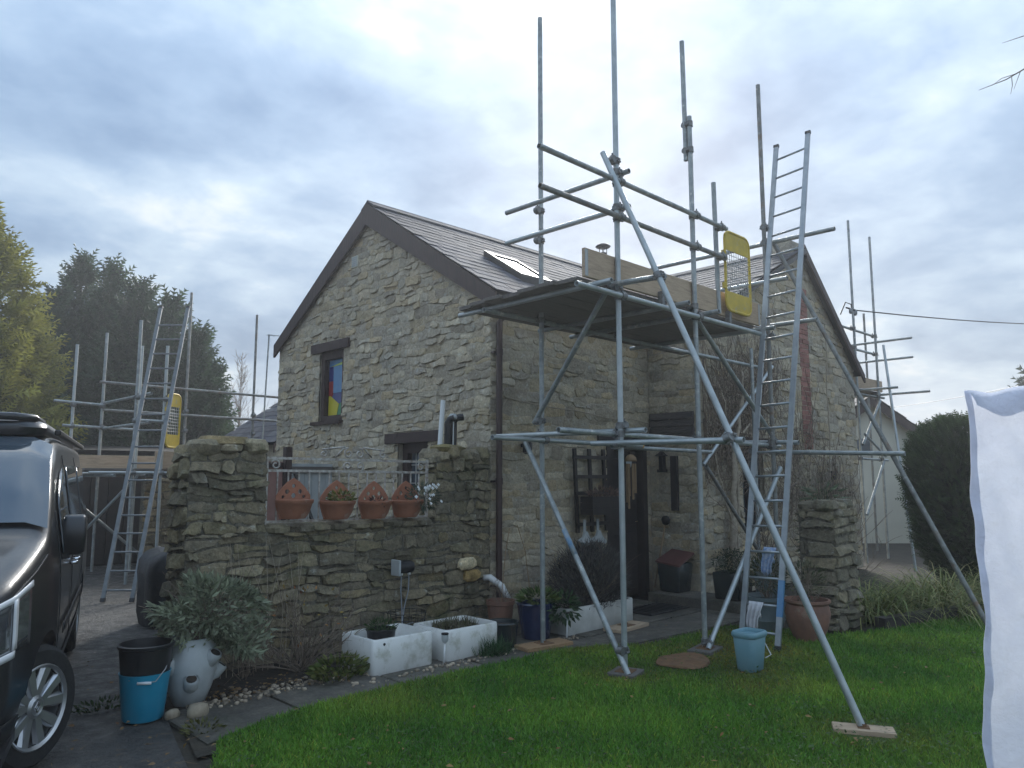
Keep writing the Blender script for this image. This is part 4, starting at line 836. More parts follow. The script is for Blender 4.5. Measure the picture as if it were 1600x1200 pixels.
# stoneware sinks used as planters
def rloop(cx_, cy_, w, d, r, z, n=4):
    L_ = []
    for sx, sy, a0 in ((1,1,0), (-1,1,90), (-1,-1,180), (1,-1,270)):
        for k in range(n+1): a = rad(a0+90*k/n); L_.append((cx_+sx*(w/2-r)+r*math.cos(a), cy_+sy*(d/2-r)+r*math.sin(a), z))
    return L_
def tray(m, cx_, cy_, w, d, h, t=.035, r=.04, z0=0, taper=0):
    ls_ = [rloop(cx_,cy_,w-.02-taper,d-.02-taper,r,z0), rloop(cx_,cy_,w-taper*.9,d-taper*.9,r,z0+.015), rloop(cx_,cy_,w,d,r,z0+h-.012), rloop(cx_,cy_,w-.014,d-.014,r,z0+h), rloop(cx_,cy_,w-2*t+.01,d-2*t+.01,r*.7,z0+h), rloop(cx_,cy_,w-2*t,d-2*t,r*.7,z0+h-.012), rloop(cx_,cy_,w-2*t-taper*.5,d-2*t-taper*.5,r*.7,z0+h*.4)]
    n = len(ls_[0]); V = [p for l in ls_ for p in l]; F = [(i*n+k, i*n+(k+1) % n, (i+1)*n+(k+1) % n, (i+1)*n+k) for i in range(len(ls_)-1) for k in range(n)]+[tuple(range(n-1,-1,-1)), tuple((len(ls_)-1)*n+k for k in range(n))]
    m.add(V, F); return m
sk = thing('sink_planter', 'larger white stoneware sink holding a dark round pot, by the bare shrub', 'sink', (3.9, 5.51, .01), 'white sinks used as planters')
tray(MB(), 3.905, 5.53, .62, .50, .285, .036).build('basin', 'white_glaze', sk, auto=50)
m = MB(); m.lathe([(.09,.05), (.125,.30), (.135,.31), (.12,.315), (.115,.28)], (3.86,5.56,0), 16, close=True); m.build('inner_pot', 'blackplastic', sk, auto=40)
p, d = ell(260, (3.86,5.56,.32), (.13,.12,.06)); d[:,2] = abs(d[:,2])+.3; leaves('foliage', sk, 'leaf', p, d, .05, .012, cols((.05,.10,.03),260,.4))
for x in (3.70,): m = MB(); m.path([(x,5.278,.245), (x,5.285,.245)], .012, 8); m.build('overflow_hole', 'lead', sk)
sk2 = thing('sink_planter', 'white stoneware sink of soil nearest the downpipe', 'sink', (4.62, 5.46, .01), 'white sinks used as planters')
tray(MB(), 4.63, 5.49, .63, .50, .27, .036).build('basin', 'white_glaze', sk2, auto=50); m = MB(); m.box(4.36,4.90,5.29,5.70,.15,.225,j=.01); m.build('soil', 'soil', sk2)
p, d = ell(420, (4.63,5.50,.22), (.25,.19,.03)); d = np.stack([RNG.uniform(-.4,.4,420), RNG.uniform(-.4,.4,420), np.ones(420)], 1); leaves('foliage', sk2, 'leaf', p, d, RNG.uniform(.04,.12,420), .008, cols((.10,.11,.05),420,.4,(.18,.15,.10)), tmpl=(BLADE_V, BLADE_F))
# grass tuft, wire basket, garden spike
tf = thing('grass_tuft', 'tuft of dark green grass against the second sink', 'grass tuft', (4.80, 5.16, 0)); n = 420; p = np.stack([RNG.normal(4.80,.07,n), RNG.normal(5.16,.04,n), np.zeros(n)], 1); d = np.stack([RNG.normal(0,.5,n), RNG.normal(-.1,.5,n), np.ones(n)], 1); leaves('blades', tf, 'leaf', p, d, RNG.uniform(.08,.22,n), .006, cols((.04,.10,.035),n,.4), tmpl=(BLADE_V, BLADE_F))
wb = thing('wire_basket', 'black wire hanging basket on the bed behind the sinks', 'basket', (4.40, 5.93, 0)); m = MB()
for k in range(16): a = k*math.pi/8; m.path([(4.40+math.cos(a)*r, 5.93+math.sin(a)*r, z) for r, z in ((.05,.06), (.13,.12), (.17,.22), (.18,.34))], .003, 4, cap=False)
for r, z in ((.05,.06), (.10,.095), (.145,.15), (.17,.22), (.176,.28), (.18,.34)): m.path([(4.40+math.cos(k*.393)*r, 5.93+math.sin(k*.393)*r, z) for k in range(17)], .003, 4, cap=False)
m.build('wires', 'blackplastic', wb); 
for k in range(3): m = MB(); a = k*2.09; m.path([(4.40+.04*math.cos(a), 5.93+.04*math.sin(a), .06), (4.40+.09*math.cos(a), 5.93+.09*math.sin(a), .02)], .004, 4); m.build('foot', 'blackplastic', wb)
def spike(label, x, y):
    t = thing('solar_spike', label, 'garden light', (x, y, 0)); m = MB(); m.path([(x,y,.0), (x+.01,y,.19)], .009, 6); m.build('stake', 'white_plastic', t, True)
    m = MB(); m.lathe([(.02,0), (.03,.02), (.03,.06), (.02,.07)], (x+.01,y,.19), 10, close=True); m.build('head', 'palegrey', t, auto=40); m = MB(); m.lathe([(.032,0), (.032,.012)], (x+.01,y,.255), 10, close=True); m.build('cap', 'blackplastic', t)
spike('small white garden light on a stake between the two sinks', 4.26, 5.20); spike('small white garden light on a stake by the end of the trough', 5.77, 5.14)

# lathe pots
def pot(label, x, y, r, h, mat, prof=None, n=22, soil=True, cat='flower pot', name='flower_pot', z=0, sx=1):
    t = thing(name, label, cat, (x, y, z))
    prof = prof or [(.66,0), (.72,.02), (.93,.86), (1.0,.88), (1.0,1.0), (.92,1.0), (.88,.86)]
    m = MB(); m.lathe([(a*r, b*h+z) for a, b in prof], (x, y, 0), n); m.build('body', mat, t, auto=35)
    if soil: m = MB(); q = prof[-1]; m.lathe([(q[0]*r*.99, q[1]*h+z-.01), (.05, q[1]*h+z+.01)], (x, y, 0), n, close=True); m.build('soil', 'soil', t)
    return t
pot('dark low pot with a rusty streak at the right end of the sinks', 5.10, 5.36, .155, .24, 'darkglaze', [(.78,0), (.86,.04), (.97,.9), (1.03,.95), (1.0,1), (.93,.98), (.9,.85)])
bp = pot('deep blue glazed pot with trailing green leaves', 5.60, 5.40, .185, .36, 'blueglaze', [(.66,0), (.75,.04), (.95,.7), (1.0,.9), (1.06,.96), (1.0,1), (.92,.97), (.9,.85)])
p, d = ell(170, (5.60,5.36,.40), (.19,.17,.06)); d[:,2] = d[:,2]*.5+.3; leaves('foliage', bp, 'leaf', p, d, .085, .06, cols((.05,.10,.025),170,.4,(.16,.20,.05)))
p, d = ell(170, (5.80,5.20,.30), (.17,.11,.13)); d[:,2] -= .2; leaves('trailing_leaves', bp, 'leaf', p, d, .08, .06, cols((.04,.085,.03),170,.4))
tp = pot('small terracotta pot of stems at the foot of the downpipe', 5.55, 5.86, .15, .33, 'terracotta_dull'); m = MB(); twigs(m, (5.55,5.86,.30), 12, .25, .8, .003); m.build('stems', 'twig', tp); m = MB(); m.path([(5.60,5.9,.3), (5.66,5.9,.8), (5.72,5.9,1.05), (5.82,5.88,1.08), (5.92,5.86,.8), (5.98,5.84,.3)], .004, 5); m.build('cane', 'bamboo', tp)
m = MB(); m.path([(5.60,6.17,.52), (5.62,6.10,.53), (5.70,6.0,.44), (5.75,5.95,.30)], .035, 10); wp_ = m.build('waste_pipe', 'white_plastic', None, True); tag(wp_, 'white bent plastic waste pipe coming out of the front wall', 'pipe')
tr = thing('trough_planter', 'long white trough holding a grey lavender bush', 'planter', (6.42, 5.42, 0)); tray(MB(), 6.43, 5.42, 1.10, .40, .27, .03, .03, .0).build('trough', 'white_paint', tr, auto=50); m = MB(); m.box(5.93,6.93,5.26,5.58,.12,.22,j=.01); m.build('soil', 'soil', tr)
lv = thing('lavender_bush', 'dense grey brown lavender bush growing from the white trough', 'bush', (6.50, 5.45, .22)); n = 7000
p, d = ell(n, (6.50,5.45,.45), (.56,.30,.42), .25); p = p[p[:,2] > .2]; n = len(p); d = p-np.array([6.50,5.45,.05]); d = d/np.linalg.norm(d,axis=1,keepdims=True)+RNG.normal(0,.35,(n,3)); leaves('foliage', lv, 'leaf', p, d, RNG.uniform(.05,.13,n), .010, cols((.075,.07,.062),n,.5,(.13,.125,.12)), tmpl=(BLADE_V, BLADE_F))
m = MB(); twigs(m, (6.45,5.45,.2), 60, .62, 1.0, .004, 4, 1); m.build('stems', 'twig', lv)
# step, mat, boxes by the door
st = tag(MB().box(8.22, 8.74, 4.60, 5.92, -.02, .13, bev=.01).build('doorstep', 'concrete', None, tint=True), kind='structure')
mt = thing('door_mat', 'black rubber mat lying on the path at the door', 'mat', (7.75, 5.45, .02)); m = MB(); m.box(7.35, 8.15, 5.25, 5.72, .021, .034, bev=.004); m.build('sheet', 'blackcover', mt)
for k in range(9): m = MB(); m.box(7.38+k*.086, 7.43+k*.086, 5.28, 5.69, .0341, .040); m.build('rib', 'blackplastic', mt)
rb = thing('storage_box', 'dark green box with a red lid against the wall right of the door', 'box', (8.48, 5.70, .13)); tray(MB(), 8.52, 5.70, .34, .34, .36, .015, .03, .131, .05).build('box', 'darkglaze', rb, auto=50); m = MB(); m.add([(8.32,5.50,.46), (8.70,5.52,.60), (8.70,5.86,.63), (8.34,5.88,.50), (8.32,5.50,.48), (8.70,5.52,.62), (8.70,5.86,.65), (8.34,5.88,.52)], BF); m.build('lid', 'redplastic', rb)
bm_ = thing('broom', 'broom standing upside down against the wall right of the door', 'broom', (8.62, 6.1, .02)); m = MB(); m.path([(8.60,6.08,.13), (8.67,5.93,1.0)], .011, 7); m.build('handle', 'bamboo', bm_, True); m = MB(); m.lathe([(.03,0), (.055,.02), (.075,.07), (.05,.11), (.02,.12)], (8.66,5.92,.96), 12, sx=.4, close=True); m.build('head', 'blackplastic', bm_, True)
hp = thing('wall_lantern', 'dark wall lantern right of the front door', 'lantern', (8.66, 5.98, 1.8)); m = MB(); m.box(8.64,8.745,5.93,6.03,1.66,1.70); m.box(8.66,8.74,5.95,6.01,1.70,1.88); m.build('body', 'blackplastic', hp); m = MB(); m.add([(8.62,5.91,1.88), (8.745,5.91,1.88), (8.745,6.05,1.88), (8.62,6.05,1.88), (8.69,5.98,1.96)], [(0,1,4), (1,2,4), (2,3,4), (3,0,4), (3,2,1,0)]); m.build('roof', 'blackplastic', hp)
wf = thing('wall_plank', 'long dark board hanging upright on the wall right of the door', 'board', (8.7, 5.80, 1.15)); m = MB(); m.box(8.70,8.745,5.75,5.86,1.15,1.88,bev=.005); m.build('board', 'darkwood', wf)
# trellis, planter, chime, plaque
tl = thing('wall_trellis', 'dark timber trellis fixed to the wall left of the door', 'trellis', (7.3, 6.15, .9))
for i, x in enumerate((7.08, 7.36, 7.64)): m = MB(); m.obox((x,6.155,1.95), (x+.05,6.155,.92), .05, .03, up=(0,1,0)); m.build('upright', 'darkwood', tl)
for z, x0 in ((1.84,7.02), (1.60,7.05), (1.40,7.05), (1.02,7.08)): m = MB(); m.obox((x0,6.125,z), (x0+.72,6.125,z), .028, .045); m.build('crossbar', 'darkwood', tl)
wp = thing('wall_planter', 'dark slatted trough planter with dried flowers hung on the trellis', 'planter', (7.5, 6.0, 1.15))
for k in range(3): m = MB(); z = 1.14+k*.075; m.box(7.12,7.74,5.90,5.925,z,z+.068); m.box(7.12,7.145,5.926,6.1,z,z+.068); m.box(7.715,7.74,5.926,6.1,z,z+.068); m.build('slat', 'darkwood', wp)
m = MB(); m.box(7.146,7.714,5.926,6.1,1.15,1.33); m.build('soil', 'soil', wp); p, d = ell(260, (7.43,6.0,1.38), (.30,.09,.08)); d[:,2] = abs(d[:,2])+.3; leaves('dried_flowers', wp, 'leaf', p, d, .06, .03, cols((.16,.11,.09),260,.5,(.28,.17,.14)))
hg = thing('hanging_tools', 'pair of grey blue plastic scoops hanging under the wall planter', 'garden tools', (7.25, 6.08, .8))
for x in (7.17, 7.42):
    m = MB(); m.box(x-.02,x+.02,6.07,6.09,.93,1.08,bev=.004); m.build('handle', 'palegrey', hg); m = MB(); m.prism([(x-.14,6.05,.84), (x-.05,6.05,.875), (x-.02,6.05,.94), (x+.02,6.05,.94), (x+.06,6.05,.87), (x+.15,6.05,.80), (x+.13,6.05,.775), (x,6.05,.80), (x-.12,6.05,.82)], (0,.03,0)); m.build('blade', 'palegrey', hg)
m = MB(); m.lathe([(.04,.62), (.09,.66), (.12,.80), (.11,.81)], (7.22,6.07,0), 12, sy=.6); m.build('scoop', 'greyglaze', hg, True)
wc_ = thing('wind_chime', 'bamboo wind chime hanging by the front door', 'wind chime', (8.02, 6.0, 1.85)); m = MB(); m.lathe([(.08,1.80), (.07,1.85), (.035,1.885), (.01,1.89)], (8.02,6.0,0), 12, close=True); m.build('top', 'bamboo', wc_, True); m = MB(); m.path([(8.02,6.0,1.89), (8.02,6.0,2.13)], .002, 4); m.build('cord', 'twig', wc_)
for k in range(6): a = k*1.05; m = MB(); x, y = 8.02+.055*math.cos(a), 6.0+.055*math.sin(a); m.path([(x,y,1.77), (x,y,1.77-(.34,.42,.5,.58,.46,.38)[k])], .015, 7); m.build('chime_tube', 'bamboo', wc_, auto=40)
pq = thing('door_plaque', 'pale oval plaque with dangling letters on the front door', 'plaque', (8.30, 6.27, 1.8)); m = MB(); m.lathe([(.06,0), (.06,.01)], (0,0,0), 18, close=True); m.V = [(8.32+v[0], 6.315-.05-v[2], 1.80+v[1]*1.5) for v in m.V]; m.build('oval', 'palegrey', pq)
for k in range(5): m = MB(); z = 1.66-k*.045; m.box(8.312,8.332,6.262,6.268,z,z+.03); m.build('tag', 'palegrey', pq)
ol = thing('wall_lamp', 'small black lamp on the front wall near the downpipe', 'lamp', (6.22, 6.12, 1.95)); m = MB(); m.lathe([(.03,1.86), (.055,1.88), (.06,1.98), (.03,2.02)], (6.22,6.12,0), 12, close=True); m.build('body', 'blackplastic', ol, auto=40); m = MB(); m.box(6.20,6.24,6.13,6.21,1.94,1.98); m.build('bracket', 'blackplastic', ol)
# on and behind the right pier
pp = thing('plastic_pipe', 'white plastic pipe standing on the pier by the cottage corner', 'pipe', (5.17, 6.42, 1.86)); m = MB(); m.path([(5.165,6.42,1.86), (5.21,6.42,2.43)], .027, 10); m.build('pipe', 'white_plastic', pp, auto=50)
bc = thing('black_flue', 'pair of black upright pipes with slanting hoods on the pier', 'pipe', (5.32, 6.42, 1.86))
for x, zt, hd in ((5.275,2.18,0), (5.36,2.20,1)):
    m = MB(); m.path([(x,6.42,1.86), (x+.005,6.42,zt)], .038, 10); m.build('pipe', 'blackplastic', bc, auto=50); m = MB(); m.path([(x+.0,6.42,zt-.01), (x+.02,6.40,zt+.045), (x+.05+.04*hd,6.36,zt+.06)], [.038,.04,.04], 10); m.build('hood', 'blackplastic', bc, auto=50)
m = MB(); m.lathe([(.045,0), (.05,.03), (.03,.06)], (5.335,6.40,2.23), 10, close=True); m.build('cap', 'palegrey', bc, True); m = MB(); m.path([(5.315,6.37,1.87), (5.32,6.37,2.21)], .006, 5); m.build('rod', 'white_plastic', bc)
# yard behind the low wall: boarded fence panel and pale gate
fp_ = thing('fence_panel', 'pink stained board fence behind the iron panel', 'fence', (4.5, 9.5, 0))
for k in range(8): m = MB(); x = 4.12+k*.105; m.box(x,x+.098,9.5+.01*(k % 2),9.52+.01*(k % 2),.02,1.82-.02*random.random()); m.build('board', 'pinkwood', fp_)
m = MB(); m.box(4.96,5.05,9.44,9.53,0,2.0); m.build('post', 'timber', fp_); m = MB(); m.box(4.12,4.95,9.47,9.495,1.72,1.79); m.build('rail', 'timber', fp_)
gp = thing('yard_gate', 'pale boarded gate with a diagonal brace next to the pink fence', 'gate', (5.4, 9.5, 0))
for k in range(6): m = MB(); x = 5.07+k*.107; m.box(x,x+.102,9.50,9.52,.06,1.78); m.build('board', 'palegrey', gp)
for z in (.3, 1.65): m = MB(); m.box(5.07,5.70,9.47,9.499,z,z+.09); m.build('rail', 'sboard_dark', gp)
m = MB(); m.obox((5.12,9.484,1.64), (5.66,9.484,.40), .028, .09, up=(0,1,0)); m.build('brace', 'sboard_dark', gp)

# left corner of the bed: strawberry pot, sage, buckets
sp = thing('strawberry_pot', 'pale grey pot with side pockets at the corner of the bed', 'planter', (2.27, 5.62, 0)); m = MB()
m.lathe([(.09,0), (.105,.005), (.15,.12), (.185,.24), (.19,.30), (.165,.40), (.15,.44), (.155,.46), (.135,.46), (.135,.41)], (2.27,5.62,0), 24); m.build('body', 'palegrey', sp, auto=60)
for a, z in ((-1.9,.17), (-1.05,.32), (-.35,.21), (-2.8,.28), (.6,.30)):
    c = Vector((2.27+math.cos(a)*.165, 5.62+math.sin(a)*.165, z)); o_ = Vector((math.cos(a), math.sin(a), 0)); ax = (o_*.55+Vector((0,0,.85))).normalized(); m = MB()
    pts = [c-ax*.07-o_*.03, c-ax*.02+o_*.005, c+ax*.045+o_*.012, c+ax*.055+o_*.013]; m.path(pts, [.02,.05,.052,.047], 12, cap=False); q = c+ax*.05+o_*.012; m.path([q, q-ax*.03], [.044,.035], 12); m.build('pocket', 'palegrey', sp, True); m = MB(); m.path([q+ax*.002, q+ax*.003], [.036,.036], 12); m.build('soil', 'soil', sp)
sg = thing('sage_bush', 'grey green sage bush spilling over the pale pot', 'bush', (2.40, 5.62, .4)); n = 2600; p, d = ell(n, (2.40,5.60,.62), (.36,.27,.25), .35); p2, d2 = ell(500, (2.55,5.45,.42), (.2,.15,.13)); p = np.vstack([p,p2]); d = np.vstack([d,d2]); n = len(p); p += .05*np.sin(p*17+p[:, ::-1]*11)
d = d+RNG.normal(0,.5,(n,3)); d[:,2] += .15; leaves('foliage', sg, 'leaf', p, d, RNG.uniform(.045,.09,n), RNG.uniform(.032,.05,n), cols((.24,.27,.17),n,.4,(.36,.39,.27)))
m = MB(); twigs(m, (2.35,5.62,.42), 40, .45, 1.2, .005, 4, 1); m.build('stems', 'twig', sg)
bk = thing('bucket', 'bright blue bucket on the driveway with a black one inside', 'bucket', (1.92, 5.50, 0)); m = MB(); m.lathe([(.115,.004), (.12,.0), (.128,.01), (.158,.29), (.163,.305), (.156,.305), (.12,.03)], (1.92,5.50,0), 24, sx=1, sy=1); m.build('pail', 'cyan', bk, auto=40)
m = MB(); m.path([(1.79,5.415,.28), (1.86,5.36,.262), (1.93,5.33,.265), (2.0,5.36,.33), (2.06,5.44,.40)], .0035, 5); m.build('bail', 'galvwire', bk, True); m = MB(); m.path([(1.83,5.375,.262), (1.905,5.335,.258)], .010, 8); m.build('grip', 'white_plastic', bk, True)
bk2 = thing('bucket', 'black bucket standing inside the bright blue bucket', 'bucket', (1.92, 5.50, .03)); m = MB(); m.lathe([(.10,.04), (.152,.30), (.168,.46), (.178,.465), (.180,.485), (.168,.49), (.160,.45), (.11,.08)], (1.92,5.50,0), 24); m.build('pail', 'blackplastic', bk2, auto=40)
# bare twiggy shrub, ground-cover, pebbles and dead leaves
sb = thing('bare_shrub', 'leafless tangled shrub in front of the garden wall', 'shrub', (3.25, 5.88, 0)); m = MB(); twigs(m, (3.28,5.88,0), 60, .75, 1.5, .0045, 6, 2, .55); twigs(m, (2.85,5.95,0), 16, .85, .9, .004, 6, 1, .9); m.build('branches', 'twig', sb)
p, d = ell(46, (3.25,5.8,.45), (.42,.22,.32)); leaves('leaves', sb, 'leaf', p, d, .04, .035, cols((.30,.22,.05),46,.4,(.42,.14,.06)))
ds = thing('dry_stems', 'tall thin dry seed stems leaning on the left of the garden wall', 'stems', (2.85, 6.02, 0)); m = MB()
for k in range(16): x = 2.62+k*.05; m.path([(x,6.02,0), (x+random.uniform(-.08,.05),6.04,.5), (x+random.uniform(-.18,.06),6.06,random.uniform(.8,1.1))], [.003,.0025,.0015], 4); 
m.build('stems', 'palestem', ds)
gc = thing('leafy_clump', 'low clump of lime green leaves at the foot of the larger sink', 'plant', (3.36, 5.42, 0)); p, d = ell(300, (3.36,5.40,.08), (.24,.13,.10)); d[:,2] = abs(d[:,2])*.6+.2; leaves('foliage', gc, 'leaf', p, d, .065, .055, cols((.09,.13,.03),300,.4,(.20,.20,.05)))
gc = thing('leafy_clump', 'low dark green weeds along the driveway joint near the blue bucket', 'plant', (1.78, 5.86, 0)); p, d = ell(160, (1.80,5.90,.02), (.22,.05,.04)); d[:,2] = abs(d[:,2])+.1; leaves('foliage', gc, 'leaf', p, d, .04, .03, cols((.04,.075,.02),160,.4))
gc = thing('leafy_clump', 'small yellow green weed where the path meets the driveway', 'plant', (2.1, 4.95, 0)); p, d = ell(90, (2.1,4.95,.02), (.12,.10,.05)); d[:,2] = abs(d[:,2])+.1; leaves('foliage', gc, 'leaf', p, d, .04, .03, cols((.12,.12,.035),90,.4))
rng = np.random.default_rng(9); m = MB()
for k in range(520):
    q = rng.random()
    if q < .45: x, y = rng.uniform(2.2,3.3), rng.normal(5.47,.07)
    elif q < .85: x, y = rng.uniform(3.3,5.3), rng.normal(5.13 if rng.random() < .6 else 5.4,.05)
    else: x, y = rng.uniform(5.3,5.9), rng.normal(5.14,.03)
    s_ = .005+.017*rng.random()**2.2; V, F = rock(rng, (x,y,.012+s_*.3), s_, s_*rng.uniform(.6,1), s_*.6, rng.uniform(0,6)); t = np.array([1,.97,.92])*rng.uniform(.35,1.7); m.add(V, F, t)
tag(m.build('gravel', 'pebble', None, True, tint=True), 'pale gravel spilling along the edge of the bed', 'gravel', kind='stuff')
for lb, x, y, s_ in (('pale lump of stone at the driveway corner of the path', 2.2, 5.28, .075), ('smaller pale stone beside the lump at the path corner', 2.06, 5.36, .05)):
    V, F = rock(rng, (x,y,s_*.5), s_, s_*.7, s_*.7, .4); o = raw('loose_stone', V, F, 'pebble', None, True, np.array([1,.98,.9])*1.1); tag(o, lb, 'stone', 'loose stones at the path corner')
n = 700; p = np.zeros((n,3)); q = RNG.random(n)
p[:,0] = np.where(q < .45, RNG.uniform(2.2,3.5,n), np.where(q < .75, RNG.uniform(.6,2.2,n), RNG.uniform(2.2,7,n))); p[:,1] = np.where(q < .45, RNG.normal(5.6,.12,n), np.where(q < .75, RNG.uniform(4.0,7.5,n), RNG.uniform(1.8,4.8,n))); p[:,2] = np.where(q < .75, .018, .05)
p[:,2] += RNG.uniform(0,.012,n); d = np.stack([RNG.normal(0,1,n), RNG.normal(0,1,n), RNG.normal(0,.12,n)], 1); V, F, T_ = scatter(LEAF_V, LEAF_F, p[:430], d[:430], RNG.uniform(.02,.05,430), RNG.normal(0,.3,430), cols((1,.8,.6),430,.5,(1.6,1.4,1)))
tag(raw('fallen_leaves', V, F, 'deadleaf', None, False, T_), 'brown fallen leaves scattered over bed, drive and lawn', 'leaves', kind='stuff')

# black covered bulk at the end of the wall
cb = thing('covered_barbecue', 'lumpy black covered bulk standing behind the end of the garden wall', 'barbecue', (3.27, 8.80, 0)); m = MB(); n = 26; V = []
for i, (z, r) in enumerate(((.02,.9), (.15,.98), (.35,1.0), (.55,1.02), (.68,.95), (.76,.78), (.80,.4))):
    for k in range(n): a = k*2*math.pi/n; ca, sa = math.cos(a), math.sin(a); q = (abs(ca)**3+abs(sa)**3)**(-1/3)*r*(1+.07*math.sin(a*7+i*.4)*(1-i*.1)+.04*math.sin(a*13+i)); V.append((3.27+.27*q*ca, 8.83+.34*q*sa, z+.03*math.sin(a*3+1)))
m.add(V, [(i*n+k, i*n+(k+1) % n, (i+1)*n+(k+1) % n, (i+1)*n+k) for i in range(6) for k in range(n)]+[tuple(6*n+k for k in range(n))]); m.build('cover', 'blackcover', cb, True)
for x, y in ((3.08,8.6), (3.45,8.6)): m = MB(); m.path([(x,y,0), (x,y,.3)], .018, 6); m.build('leg', 'blackplastic', cb)

# ------------------------------------------------------------------ right side: bucket, cloth, pots, bed
gb = thing('mop_bucket', 'grey blue rectangular bucket on the lawn in front of the ladder', 'bucket', (5.97, 3.28, 0)); tray(MB(), 5.97, 3.28, .25, .20, .32, .012, .04, 0, .05).build('pail', 'bluegrey', gb, auto=50)
m = MB(); tray(m, 5.97, 3.28, .268, .218, .05, .022, .045, .275); m.build('rim', 'bluegrey', gb, auto=50); m = MB(); m.path([(6.10,3.33,.28), (6.14,3.24,.22), (6.14,3.18,.12), (6.08,3.20,.10)], .005, 5); m.build('handle', 'white_plastic', gb, True)
def drape(name, label, cat, top, w, l, wd, mat, fold=.03, nu=16, nv=14, dirn=(0,1,0)):
    """cloth hung over a rung: front and back flap joined over the top"""
    t = thing(name, label, cat, top); V = []; dirn = Vector(dirn).normalized(); nrm = dirn.cross(Vector((0,0,1)))
    for i in range(nv+1):
        s_ = i/nv*2-1; dz = -abs(s_)**1.2*l*(1 if s_ > 0 else .6)
        for k in range(nu+1):
            u = (k/nu-.5)*w*(1-.35*abs(s_)); off = nrm*(-(.022 if s_ > 0 else -.022)*min(1, abs(s_)*4)-math.copysign(1, s_)*fold*abs(s_)*(math.sin(k*1.1+i*.2)+.5*math.sin(k*2.3)))
            V.append(Vector(top)+dirn*(u+.02*math.sin(i*.6))+off+Vector((0,0,dz+.016+.02*math.sin(k*.9)*abs(s_))))
    F = [(i*(nu+1)+k, i*(nu+1)+k+1, (i+1)*(nu+1)+k+1, (i+1)*(nu+1)+k) for i in range(nv) for k in range(nu)]; o = raw('cloth', V, F, mat, t, True); sm = o.modifiers.new('thick', 'SOLIDIFY'); sm.thickness = .004; return t
drape('rag', 'white rag hanging over a low rung of the tall ladder', 'cloth', (6.855,3.70,.40), .15, .26, 0, 'cloth')
drape('patterned_cloth', 'blue and white cloth hanging on a rung behind the front raker', 'cloth', (7.02,3.62,.905), .13, .26, 0, 'bluecloth')
tpot = pot('large terracotta jar pot in front of the stone pier', 7.46, 3.46, .215, .40, 'terracotta_dull', [(.55,0), (.62,.02), (.88,.35), (1.0,.66), (.94,.84), (.90,.88), (1.02,.94), (1.02,1), (.92,1), (.88,.9)]); 
gp2 = pot('grey blue glazed pot behind the ladder foot', 7.62, 3.98, .21, .36, 'greyglaze', [(.62,0), (.7,.02), (.86,.3), (.9,.34), (.88,.38), (.97,.85), (1.05,.9), (1.05,1), (.95,1), (.9,.88)])
for t, c, nn_ in ((tpot, (7.46,3.46,.56), 260), (gp2, (7.62,3.98,.58), 700)):
    p, d = ell(nn_, c, (.22,.2,.20), .3); d[:,2] += .3; leaves('foliage', t, 'leaf', p, d, .05, .022, cols((.045,.065,.03),nn_,.5,(.12,.12,.05))); m = MB(); twigs(m, (c[0],c[1],.34), 14, .4, .8, .004, 4, 1); m.build('stems', 'twig', t)
tb = pot('tall teal planter half hidden behind the pier', 8.45, 4.35, .20, .62, 'greyglaze'); m = MB(); twigs(m, (8.45,4.35,.55), 24, .75, .7, .004, 5, 2, .9); m.build('stems', 'twig', tb)
dp_ = thing('box_planter', 'dark square planter with clipped green shrub on the doorstep', 'planter', (8.50, 4.86, .13)); tray(MB(), 8.50, 4.86, .36, .36, .32, .02, .02, .131, .04).build('box', 'darkglaze', dp_, auto=50); p, d = ell(1100, (8.50,4.86,.56), (.24,.24,.17), .4); p = p[p[:,2] > .42]; n = len(p); leaves('foliage', dp_, 'leaf', p, d[:n]+RNG.normal(0,.5,(n,3)), .045, .018, cols((.035,.06,.025),n,.5))
hb = tag(raw('kerb_sleeper', *(lambda m: (m.V, m.F))(MB().obox((8.50,3.16,.06), (10.6,2.66,.06), .12, .13)), 'darkwood'), 'dark timber sleeper edging the bed of strap leaves', 'edging')
hm = thing('flat_mat', 'flat brown mat lying on the lawn left of the ladder', 'mat', (5.75, 3.78, .03)); m = MB(); V = [(5.78,3.80,.036)]+[(5.78+math.cos(a)*.27*(1+.1*math.sin(a*3+1)), 3.80+math.sin(a)*.22*(1+.12*math.sin(a*2)), .032+.008*math.sin(a*4)) for a in [k*.314 for k in range(20)]]+[(5.78+math.cos(a)*.28*(1+.1*math.sin(a*3+1)), 3.80+math.sin(a)*.23*(1+.12*math.sin(a*2)), .02) for a in [k*.314 for k in range(20)]]; m.add(V, [(0,1+k,1+(k+1) % 20) for k in range(20)]+[(1+k,21+k,21+(k+1) % 20,1+(k+1) % 20) for k in range(20)]); m.build('sheet', 'rust', hm)
